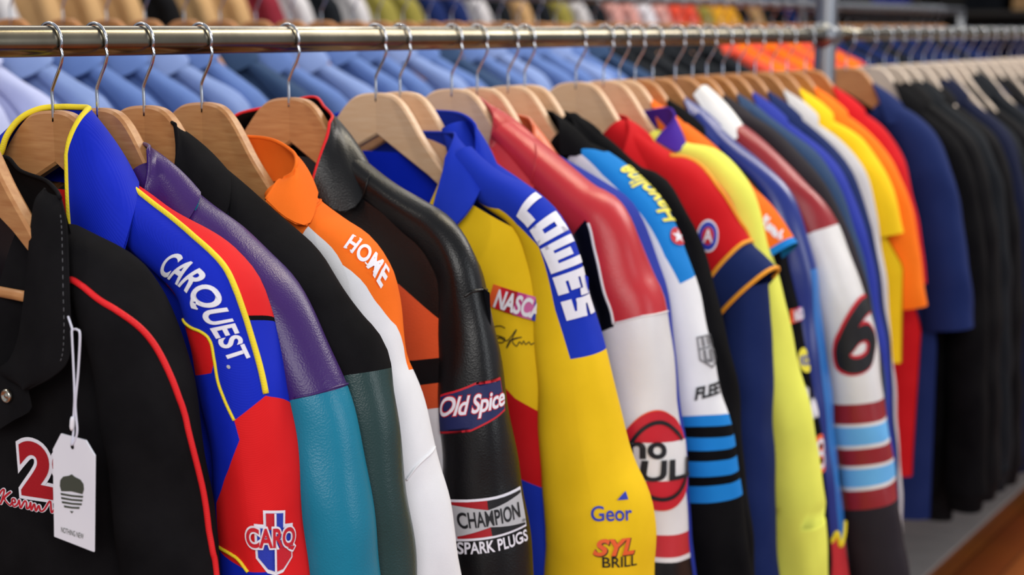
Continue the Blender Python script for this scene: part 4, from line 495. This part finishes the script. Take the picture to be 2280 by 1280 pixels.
# ---------------- setting ----------------
def box(name, a, b, mat, parent=None, kind=None):
    bm = bmesh.new(); bmesh.ops.create_cube(bm, size=1)
    for v in bm.verts: v.co = Vector([(a[i]+b[i])/2+v.co[i]*(b[i]-a[i]) for i in range(3)])
    o = bm_obj(name, bm, [mat], parent, smooth=False); return tag(o, kind=kind)
def wood_floor():
    m = bpy.data.materials.new('floor_boards'); m.use_nodes = True; nt = m.node_tree; b = nt.nodes['Principled BSDF']; N = nt.nodes.new; L = nt.links.new
    tc = N('ShaderNodeTexCoord'); mp = N('ShaderNodeMapping'); mp.inputs['Rotation'].default_value = (0, 0, math.radians(90)); L(tc.outputs['Object'], mp.inputs[0])
    br = N('ShaderNodeTexBrick'); br.inputs['Scale'].default_value = 1; br.inputs['Brick Width'].default_value = 1.8; br.inputs['Row Height'].default_value = .11; br.inputs['Mortar Size'].default_value = .0025
    br.inputs['Color1'].default_value = rgb('b8672c'); br.inputs['Color2'].default_value = rgb('9c4f20'); br.inputs['Mortar'].default_value = rgb('4a2410'); L(mp.outputs[0], br.inputs['Vector'])
    n = N('ShaderNodeTexNoise'); n.inputs['Scale'].default_value = 3; n.inputs['Detail'].default_value = 6; L(tc.outputs['Object'], n.inputs['Vector'])
    mx = N('ShaderNodeMix'); mx.data_type = 'RGBA'; mx.blend_type = 'MULTIPLY'; mx.inputs[0].default_value = .45; L(br.outputs['Color'], mx.inputs[6]); L(n.outputs['Color'], mx.inputs[7]); L(mx.outputs[2], b.inputs['Base Color'])
    b.inputs['Roughness'].default_value = .38; M['floor_boards'] = m
wood_floor()
reg('grey_carpet', 'b4aca8', rough=.95, kind='cotton', scale=.3, strength=.6)
reg('wall_paint', '5e5a54', rough=.9); reg('dark_shelf', '2a2826', rough=.6); reg('shelf_wood', '8a5c34', rough=.5, kind='wood')
box('floor', (-6, -4, -.05), (4, 13, 0), 'floor_boards', kind='structure')
box('wall_left', (-6.1, -4, -.05), (-6, 13, 3.6), 'wall_paint', kind='structure')
box('wall_back', (-6, 13, -.05), (4, 13.1, 3.6), 'wall_paint', kind='structure')
tag(box('carpet_runner', (-1.9, -.6, 0.0005), (.05, 9, .008), 'grey_carpet'), 'pale grey carpet strip under the clothes rack edging the orange wooden floor', 'carpet')
# ---------------- rack ----------------
rack = empty('clothes_rack', (0, 0, 0), 0, 'long steel rail with grey upright post carrying the coloured jackets in front', 'clothes rack')
V, F = ring_tube([(0, y, HZ) for y in np.linspace(-.9, 2.125, 24)], .0166, 40); mesh('rail', V, F, ['rail_metal'], rack)
V, F = ring_tube([(0, y, HZ+.002) for y in np.linspace(2.175, 6.2, 24)], .0150, 32); mesh('rail', V, F, ['rail_metal'], rack)
V, F = ring_tube([(0, 2.15, z) for z in np.linspace(.012, 2.6, 30)], .024, 32); mesh('upright_post', V, F, ['post_metal'], rack)
V, F = ring_tube([(0, -.86, z) for z in np.linspace(.012, HZ-.015, 20)], .02, 24); mesh('upright_post', V, F, ['post_metal'], rack)
V, F = ring_tube([(0, 6.15, z) for z in np.linspace(.012, HZ-.01, 20)], .02, 24); mesh('upright_post', V, F, ['post_metal'], rack)
for y in (-.86, 2.15, 6.15):
    V, F = ring_tube([(0, y, .008), (0, y, .012), (0, y, .0155)], [.06, .06, .045], 32); mesh('base_flange', V, F, ['post_metal'], rack)
V, F = ring_tube([(0, 2.12, HZ), (0, 2.15, HZ), (0, 2.18, HZ)], .0285, 28); mesh('rail_socket', V, F, ['post_metal'], rack)
# ---------------- jackets and their hangers ----------------
INFO = {
 'J0': ('jacket', 'black jacket with red piping, shirt collar and number patch, nearest of all'),
 'J1': ('jacket', 'royal blue and red jacket with yellow piped collar and white shoulder lettering'),
 'J2': ('jacket', 'shiny purple leather jacket with teal leather sleeves'),
 'J3': ('jacket', 'black wool jacket with dark green leather sleeves'),
 'J4': ('jacket', 'orange yoked jacket with white sleeves and white shoulder lettering'),
 'J5': ('jacket', 'black leather jacket with orange chest panel and two sleeve patches'),
 'J6': ('jacket', 'yellow jacket with royal blue shoulder and big white block lettering'),
 'J7': ('jacket', 'plain blue jacket showing only its collar behind the yellow and blue jacket'),
 'J8': ('jacket', 'red leather jacket with white sleeve and round red sleeve emblem'),
 'J9': ('jacket', 'blue jacket with salmon leather collar behind the red leather jacket'),
 'J10': ('jacket', 'white sleeved jacket with sky blue shoulder and four blue cuff stripes'),
 'J11': ('jacket', 'plain black jacket right behind the blue striped white sleeve'),
 'J12': ('shirt', 'red and navy short-sleeved shirt with orange piped navy cuff'),
 'J13': ('jacket', 'lime yellow jacket with purple collar'),
 'J14': ('shirt', 'bright orange short-sleeved shirt with sky blue cuff behind the lime jacket'),
 'J15': ('jacket', 'black jacket with small colourful patches down the sleeve under the orange cuff'),
 'J16': ('jacket', 'shiny navy and azure satin jacket with yellow edged red flames low on its sleeve'),
 'J17': ('jacket', 'maroon leather jacket with white collar and white sleeve bearing a big 6'),
 'J18': ('jacket', 'dark charcoal jacket pressed behind the maroon and white jacket'),
 'J19': ('jacket', 'dusty light blue jacket between the charcoal and the cobalt ones'),
 'J20': ('jacket', 'cobalt blue jacket a little before the grey one'),
 'J21': ('jacket', 'dark navy jacket squeezed between cobalt blue and light grey'),
 'J22': ('jacket', 'light grey long-sleeved jacket beside the yellow shirt'),
 'J23': ('shirt', 'yellow short-sleeved shirt in front of the orange shirt near the post'),
 'J24': ('shirt', 'plain orange short-sleeved shirt before the red one near the post'),
 'J25': ('shirt', 'plain red shirt hanging closest before the grey upright post'),
 'J26': ('shirt', 'long navy blue short-sleeved shirt first after the grey upright post'),
 'J27': ('jacket', 'long black jacket right behind the long navy shirt'),
}
HOLD = {'J0': 'with a trouser bar inside the nearest black jacket', 'J1': 'framed by the yellow piped blue collar', 'J2': 'holding the purple leather jacket', 'J3': 'holding the black wool jacket with green sleeves', 'J4': 'holding the orange and white jacket',
        'J5': 'in the black leather collar with red edge', 'J6': 'with its arm bare above the blue lettered yellow jacket', 'J7': 'tucked close behind the bare armed one above blue cloth', 'J8': 'inside the red leather collar', 'J9': 'over the salmon leather collar', 'J10': 'over the black collar of the sky blue shouldered jacket',
        'J11': 'over the plain black jacket behind the striped sleeve', 'J12': 'in the red shirt with navy cuff', 'J13': 'in the purple collar of the lime jacket', 'J14': 'in the orange shirt with sky blue cuff', 'J15': 'in the black jacket with sleeve patches', 'J16': 'in the navy satin jacket', 'J17': 'in the white collared maroon jacket',
        'J18': 'in the charcoal jacket', 'J19': 'in the dusty light blue jacket', 'J20': 'in the cobalt blue jacket', 'J21': 'in the dark navy jacket', 'J22': 'in the light grey jacket', 'J23': 'in the yellow short-sleeved shirt', 'J24': 'in the plain orange shirt', 'J25': 'in the red shirt nearest the post', 'J26': 'in the long navy shirt after the post', 'J27': 'in the long black jacket after the navy shirt'}
WOOD = {k: 'dark_hanger_wood' for k in ('J18', 'J19', 'J20', 'J21', 'J22', 'J23', 'J24', 'J25')}; WOOD['J27'] = 'pale_hanger_wood'
WOOD.update({k: 'light_hanger_wood' for k in ('J6', 'J7', 'J8', 'J9', 'J10', 'J11', 'J12', 'J13', 'J14')})
ROOT = {}
for k, g in GARMENTS.items():
    cat, label = INFO[k]; far = g['y'] > 1.45
    grp = 'jackets and shirts on the front rack'
    nm = {'jacket': 'jacket', 'shirt': 'short_sleeved_shirt'}[cat]
    ROOT[k] = garment(nm, g, label, cat, grp, detail=.75 if far else 1.0, collar=(k != 'J0'))
    hanger(g['y']-(.025 if k == 'J0' else 0), 'light wooden hanger '+HOLD[k] if WOOD.get(k, 'light')[:5] == 'light' else ('pale wooden hanger ' if 'pale' in WOOD[k] else 'brown wooden hanger ')+HOLD[k], 'wooden hangers on the front rail', WOOD.get(k, 'hanger_wood'), bar=(k == 'J0'))
# ---------------- shirt collar, placket tab and snap of the nearest jacket ----------------
class Loft:
    def __init__(s, rows, bulge=0.0, nrm=(0, -1, 0)): s.rows = [np.array(r, float) for r in rows]; s.bulge = bulge; s.n = np.array(nrm, float)
    def pt(s, u, v, off=0.0):
        u, v = np.broadcast_arrays(np.asarray(u, float), np.asarray(v, float)); k = len(s.rows)
        E = np.stack([catmull(r, u*(len(r)-1)) for r in s.rows], 0); w = np.clip(v, 0, 1)*(k-1); i = np.minimum(w.astype(int), k-2); f = (w-i)[..., None]
        idx = np.arange(u.size).reshape(u.shape); A = E.reshape(k, -1, 3)
        X = A[i.ravel(), idx.ravel()].reshape(u.shape+(3,))*(1-f)+A[i.ravel()+1, idx.ravel()].reshape(u.shape+(3,))*f
        return X+s.n*(s.bulge*4*v*(1-v)+off)[..., None]
J0r = ROOT['J0']
def mir(L): return [(-p[0], p[1], p[2]) for p in L]
for flip in (False, True):
    f = mir if flip else (lambda L: L)
    lf = NEAR['left']+[NEAR['tip']]; rt = NEAR['right']+[NEAR['tip']]
    lo = Loft([f(lf), f(rt)], .005)
    c = sheet('collar', lo, 0, 1, 0, 1, 30, 10, ('black_wool', []), J0r, off=0.0012)
    sheet('collar_facing', lo, 0, 1, 0, 1, 24, 8, ('black_wool', []), J0r, off=-.0012)
    e = np.array(f(rt)); P = catmull(e, np.linspace(0, len(e)-1, 60)); V, F = ring_tube(P, .0014, 6); mesh('collar_edge', V, F, ['black_wool'], c)
    q = np.linspace(.12, .72, 44); st = []
    for a, b in zip(q[::2], q[1::2]):
        uu = np.linspace(a, b, 4); st.append(ring_tube(lo.pt(uu, uu*0+.93, .0016), .00028, 5))
    V, F = merge(st); mesh('stitching', V, F, ['grey_thread'], c)
    e = np.array(f(lf)); P = catmull(e, np.linspace(0, len(e)-1, 60)); V, F = ring_tube(P, .0013, 6); mesh('collar_edge', V, F, ['black_wool'], c)
    t3 = f(NEAR['tab']); xi = [(p[0]-.09*(-1 if flip else 1), p[1]+.004, p[2]) for p in t3]
    tb = Loft([xi, t3], 0.0015); sheet('placket', tb, 0, 1, 0, 1, 14, 8, ('black_wool', []), J0r)
rim = NEAR['rim']; rr = mir(rim[:0:-1])+[(0, rim[0][1], rim[0][2]+.002)]+rim[1:]
bs = [(p[0]*1.05, p[1]+.006, p[2]-.055) for p in rr]
st = Loft([bs, rr], .003, (0, 1, 0)); c = sheet('collar_stand', st, 0, 1, 0, 1, 40, 8, ('black_wool', []), J0r)
P = catmull(np.array(rr), np.linspace(0, len(rr)-1, 60)); V, F = ring_tube(P, .0022, 8); mesh('collar_edge', V, F, ['black_wool'], c)
sx, sy, sz = NEAR['snap']
V, F = [], []
prof = [(.0, -.0022), (.0016, -.0024), (.0022, -.0012), (.0038, -.0012), (.0046, -.0026), (.0058, -.003), (.0068, -.0018), (.0068, .001)]
for r, y in prof:
    for k in range(24): V.append((sx+r*math.cos(k*math.pi/12), sy+y, sz+r*math.sin(k*math.pi/12)))
for i in range(len(prof)-1):
    for k in range(24): F.append((i*24+k, (i+1)*24+k, (i+1)*24+(k+1) % 24, i*24+(k+1) % 24))
mesh('snap_button', V, F, ['snap_metal'], J0r)
# ---------------- price tag ----------------
gy = GARMENTS['J0']['y']
tg = empty('price_tag', (0, gy, HZ), 0, 'white card price tag on a looped string hanging from the nearest black collar', 'price tag')
pts = NEAR['tag']; th = .0007
V = [(p[0], p[1]-th, p[2]) for p in pts]+[(p[0], p[1]+th, p[2]) for p in pts]; n = len(pts)
F = [tuple(range(n)), tuple(range(2*n-1, n-1, -1))]+[(i, i+n, (i+1) % n+n, (i+1) % n) for i in range(n)]
card = mesh('card', V, F, ['card'], tg, smooth=False)
for key in ('string', 'string2'):
    L = np.array(NEAR[key]); P = catmull(L, np.linspace(0, len(L)-1, 70)); P[-6:, 1] -= np.linspace(0, .002, 6); V, F = ring_tube(P, .0011, 8); mesh('string', V, F, ['string'], tg)
V, F = ring_tube(catmull(np.array(NEAR['ferr']), np.linspace(0, 1, 8)), [.0016, .0022, .0024, .0024, .0024, .0024, .002, .0012], 12); mesh('string_clasp', V, F, ['card'], tg)
class Plane4:
    def __init__(s, q): s.q = np.array(q, float)
    def pt(s, u, v, off=0.0):
        q = s.q; u = np.asarray(u, float)[..., None]; v = np.asarray(v, float)[..., None]; X = (q[3]*(1-u)+q[2]*u)*(1-v)+(q[0]*(1-u)+q[1]*u)*v; X = X.copy(); X[..., 1] -= off; return X
UQ = [(0, 1), (1, 1), (1, 0), (0, 0)]
cap = [(.02, .62), (.03, .78), (.14, .9), (.38, .96), (.5, 1.0), (.62, .96), (.86, .9), (.97, .78), (.98, .62), (.5, .56)][:9]+[(.5, .6)]
it = [('poly', 'print_green', [(.0, .66), (.02, .8), (.14, .9), (.38, .95), (.5, 1.0), (.62, .95), (.86, .9), (.98, .8), (1.0, .66), (.94, .53), (.5, .56), (.06, .53)])]
for k, (y, w) in enumerate(((.46, .47), (.36, .45), (.26, .42), (.16, .33))): it.append(('poly', 'print_green', [(.5-w, y+.03), (.5, y-.0+.015), (.5+w, y+.03), (.5+w-.02, y-.025), (.5, y-.035), (.5-w+.02, y-.025)]))
it.append(('poly', 'print_green', [(.42, .06), (.58, .06), (.5, .0)]))
mark('printed_emblem', Plane4(NEAR['acorn']), UQ, 1.0, it, card, lift=th+.0003, step=.00002, ncut=2)
mark('lettering', Plane4(NEAR['txt']), UQ, 1.0, [('text', 'print_green', 'NOTHING NEW', (0, 0, 1, 1), .004, 0)], card, lift=th+.0003, ncut=2)
h = NEAR['hole']; V = [(h[0]+.0024*math.cos(a), h[1]-th-.0003, h[2]+.0024*math.sin(a)) for a in np.linspace(0, 6.0, 20)]; mesh('punched_hole', V, [tuple(range(20))], ['black_thread'], card)
# ---------------- copies ----------------
def dup(root, loc, label=None, group=None, rz=None):
    r = root.copy(); COL.objects.link(r); r.location = loc
    if rz is not None: r.rotation_euler = (0, 0, rz)
    if label: r['label'] = label
    if group: r['group'] = group
    for ch in list(root.children):
        c = ch.copy(); COL.objects.link(c); c.parent = r
        for gch in list(ch.children):
            d = gch.copy(); COL.objects.link(d); d.parent = c
    return r
def simple(colr, y=0.0, hem=-.74, path=None, A=.225, b=.034, gap=.028, base='J9', colm=None):
    g = dict(GARMENTS[base]); g.update(y=y, pan=(colr, []), tpan=(colr, []), colm=(colm or colr, colm or colr), lin=colr, rim=None, cord=[], mark=[], tmark=[], gap=gap); g['R'] = [(0, .04, -.1), (.04, .032, -.1), (.062, .005, -.108), (.045, -.03, -.125), (.012, -.045, -.135)]; g['B'] = [(0, .05, -.155), (.06, .04, -.145), (.125, .005, -.155), (.1, -.045, -.185), (.03, -.06, -.19)]
    g['torso'] = dict(A=A, b=b, zn=-.17, slope=.52, hem=hem)
    if path: g['path'] = path
    return g
# ---------------- the dark run after the post ----------------
rnd = random.Random(3)
COATS = 'dark coats on the far run of the front rack'; PALEH = 'pale hangers on the far run of the front rack'
L_co = {'black_cotton': 'long black coat in the dark far run after the post', 'night_cotton': 'long navy coat in the dark far run after the post', 'slate_cotton': 'long slate grey coat in the dark far run after the post'}
proto = {}
y = 2.53; k = 0
order = ['black_cotton', 'slate_cotton', 'black_cotton', 'night_cotton', 'slate_cotton', 'black_cotton', 'slate_cotton', 'night_cotton']
while y < 5.6:
    c = order[k % len(order)]
    if c not in proto: proto[c] = garment('coat', simple(c, y, hem=-1.2 if c != 'slate_cotton' else -1.08, base='J27', b=.036), L_co[c], 'coat', COATS, detail=.6, fold=.004)
    else: dup(proto[c], (0, y, HZ+rnd.uniform(-.02, .01)), rz=rnd.uniform(-.05, .05))
    hanger(y, 'pale wooden hanger in the crowded far run after the post', PALEH, 'pale_hanger_wood'); y += rnd.uniform(.085, .11); k += 1
# ---------------- the rear rack of denim shirts ----------------
XR, ZR = -1.08, HZ+.107
rr_ = empty('clothes_rack', (XR, 0, 0), 0, 'steel rail of the rear rack carrying the blue denim shirts', 'clothes rack')
V, F = ring_tube([(0, y, ZR) for y in np.linspace(-.3, 6.6, 30)], .0155, 24); mesh('rail', V, F, ['post_metal'], rr_)
for yy in (-.28, 6.58):
    V, F = ring_tube([(0, yy, z) for z in np.linspace(0, ZR-.01, 16)], .018, 20); mesh('upright_post', V, F, ['post_metal'], rr_)
DEN = 'shirts on the rear rack'
L_de = {'denim': 'mid blue denim shirt on the rear rack behind the front rail', 'pale_denim': 'pale washed blue denim shirt on the rear rack', 'dark_denim': 'dark blue denim shirt on the rear rack', 'lavender_shirt': 'pale lavender shirt on the rear rack before the blue denim ones', 'white_shirt': 'white shirt at the near left end of the rear rack',
        'slate_cotton': 'dark grey shirt on the rear rack beyond the denim', 'tee_orange': 'orange shirt on the rear rack beyond the grey ones', 'coral_cotton': 'coral red shirt on the rear rack among orange ones', 'navy_cotton': 'navy shirt at the far end of the rear rack'}
protod = {}; y = .12; k = 0
while y < 6.3:
    if y < .72: c = ['pale_denim', 'white_shirt', 'lavender_shirt'][(0, 2, 1, 2, 2, 2, 0)[k % 7]]
    elif y < 2.9: c = ['denim', 'denim', 'pale_denim', 'denim', 'dark_denim', 'denim', 'pale_denim'][k % 7]
    elif y < 3.6: c = 'slate_cotton'
    elif y < 4.6: c = ['tee_orange', 'coral_cotton'][k % 2]
    else: c = ['navy_cotton', 'slate_cotton'][k % 2]
    if c not in protod: protod[c] = garment('shirt', simple(c, y, hem=-.7, b=.04), L_de[c], 'shirt', DEN, x0=XR, z0=ZR, detail=.6, fold=.006)
    else: dup(protod[c], (XR, y, ZR+rnd.uniform(-.012, .012)), rz=rnd.uniform(-.12, .12))
    hanger(y+.018, 'wooden hanger holding a shirt on the rear rack', 'wooden hangers on the rear rack', 'dark_hanger_wood', x0=XR, z0=ZR); y += rnd.uniform(.095, .125); k += 1
# ---------------- the third rack, along the wall ----------------
XT, ZT = -2.7, HZ+.36
r3 = empty('clothes_rack', (XT, 0, 0), 0, 'farthest steel rail by the wall with mixed tan and colourful clothes', 'clothes rack')
V, F = ring_tube([(0, y, ZT) for y in np.linspace(.9, 8.4, 20)], .0155, 16); mesh('rail', V, F, ['post_metal'], r3)
for yy in (.92, 8.38):
    V, F = ring_tube([(0, yy, z) for z in np.linspace(0, ZT-.01, 12)], .018, 16); mesh('upright_post', V, F, ['post_metal'], r3)
L3 = {'black_cotton': 'black', 'slate_cotton': 'dark grey', 'tan_cotton': 'tan', 'maroon_cotton': 'maroon', 'grey_cotton': 'light grey', 'olive_cotton': 'olive', 'navy_cotton': 'navy', 'pink_cotton': 'dusty pink', 'coral_cotton': 'coral red', 'mustard_cotton': 'mustard yellow', 'white_shirt': 'white'}
seq = ['slate_cotton', 'black_cotton', 'grey_cotton', 'tan_cotton', 'tan_cotton', 'tan_cotton', 'black_cotton', 'tan_cotton', 'tan_cotton', 'maroon_cotton', 'grey_cotton', 'slate_cotton', 'grey_cotton', 'olive_cotton', 'olive_cotton', 'navy_cotton', 'navy_cotton', 'grey_cotton', 'slate_cotton', 'tan_cotton', 'slate_cotton', 'olive_cotton', 'grey_cotton', 'slate_cotton', 'pink_cotton', 'pink_cotton', 'white_shirt', 'pink_cotton', 'coral_cotton', 'coral_cotton', 'olive_cotton', 'mustard_cotton', 'mustard_cotton', 'black_cotton', 'tan_cotton', 'slate_cotton', 'black_cotton', 'navy_cotton']
proto3 = {}; y = 1.5
for k, c in enumerate(seq):
    if c not in proto3: proto3[c] = garment('shirt', simple(c, y, hem=-.75, b=.05), L3[c]+' shirt on the farthest rack by the wall', 'shirt', 'shirts on the farthest rack', x0=XT, z0=ZT, detail=.5, fold=.006)
    else: dup(proto3[c], (XT, y, ZT))
    hanger(y, 'wooden hanger on the farthest rack by the wall', 'wooden hangers on the farthest rack', 'dark_hanger_wood', x0=XT, z0=ZT); y += .165
# ---------------- dark shelf with folded clothes at the far end ----------------
sh = empty('shelf_unit', (-2.8, 10.6, 0), 0, 'dark shelf unit against the far wall stacked with folded navy clothes', 'shelf')
for z in (.06, .6, 1.12, 1.62, 2.1): box('shelf_board', (-2.2, 0, z), (2.4, .5, z+.035), 'dark_shelf', sh)
for x in (-2.24, .08, 2.4): box('side_panel', (x, 0, 0), (x+.04, .5, 2.2), 'dark_shelf', sh)
box('back_panel', (-2.2, .5, 0), (2.44, .52, 2.2), 'dark_shelf', sh)
def folded(x, y, z, c):
    bm = bmesh.new(); bmesh.ops.create_cube(bm, size=1)
    for v in bm.verts: v.co = Vector((v.co.x*.3, v.co.y*.36, v.co.z*.05))
    bmesh.ops.bevel(bm, geom=bm.edges[:], offset=.018, segments=3, affect='EDGES', profile=.6)
    o = bm_obj('folded_shirt', bm, [c]); o.location = (x, y, z); return o
fc = ['navy_cotton', 'black_cotton', 'navy_cotton', 'slate_cotton', 'cobalt_cotton', 'navy_cotton', 'tan_cotton']; fp = {}; k = 0
FN = {'navy_cotton': 'navy', 'black_cotton': 'black', 'slate_cotton': 'dark grey', 'cobalt_cotton': 'cobalt blue', 'tan_cotton': 'tan'}
for zs in (1.155, 1.655):
    for i in range(12):
        if i == 6: continue
        c = fc[(i*3+int(zs*2)) % 7]
        for j in range(6):
            loc = (-2.8-1.98+i*.37, 10.84, zs+.026+j*.052)
            if c not in fp:
                o = folded(*loc, c); fp[c] = tag(o, 'folded '+FN[c]+' shirt in a stack on the dark far shelf', 'folded shirt', 'folded shirts on the far shelf')
            else: o = fp[c].copy(); COL.objects.link(o); o.location = loc
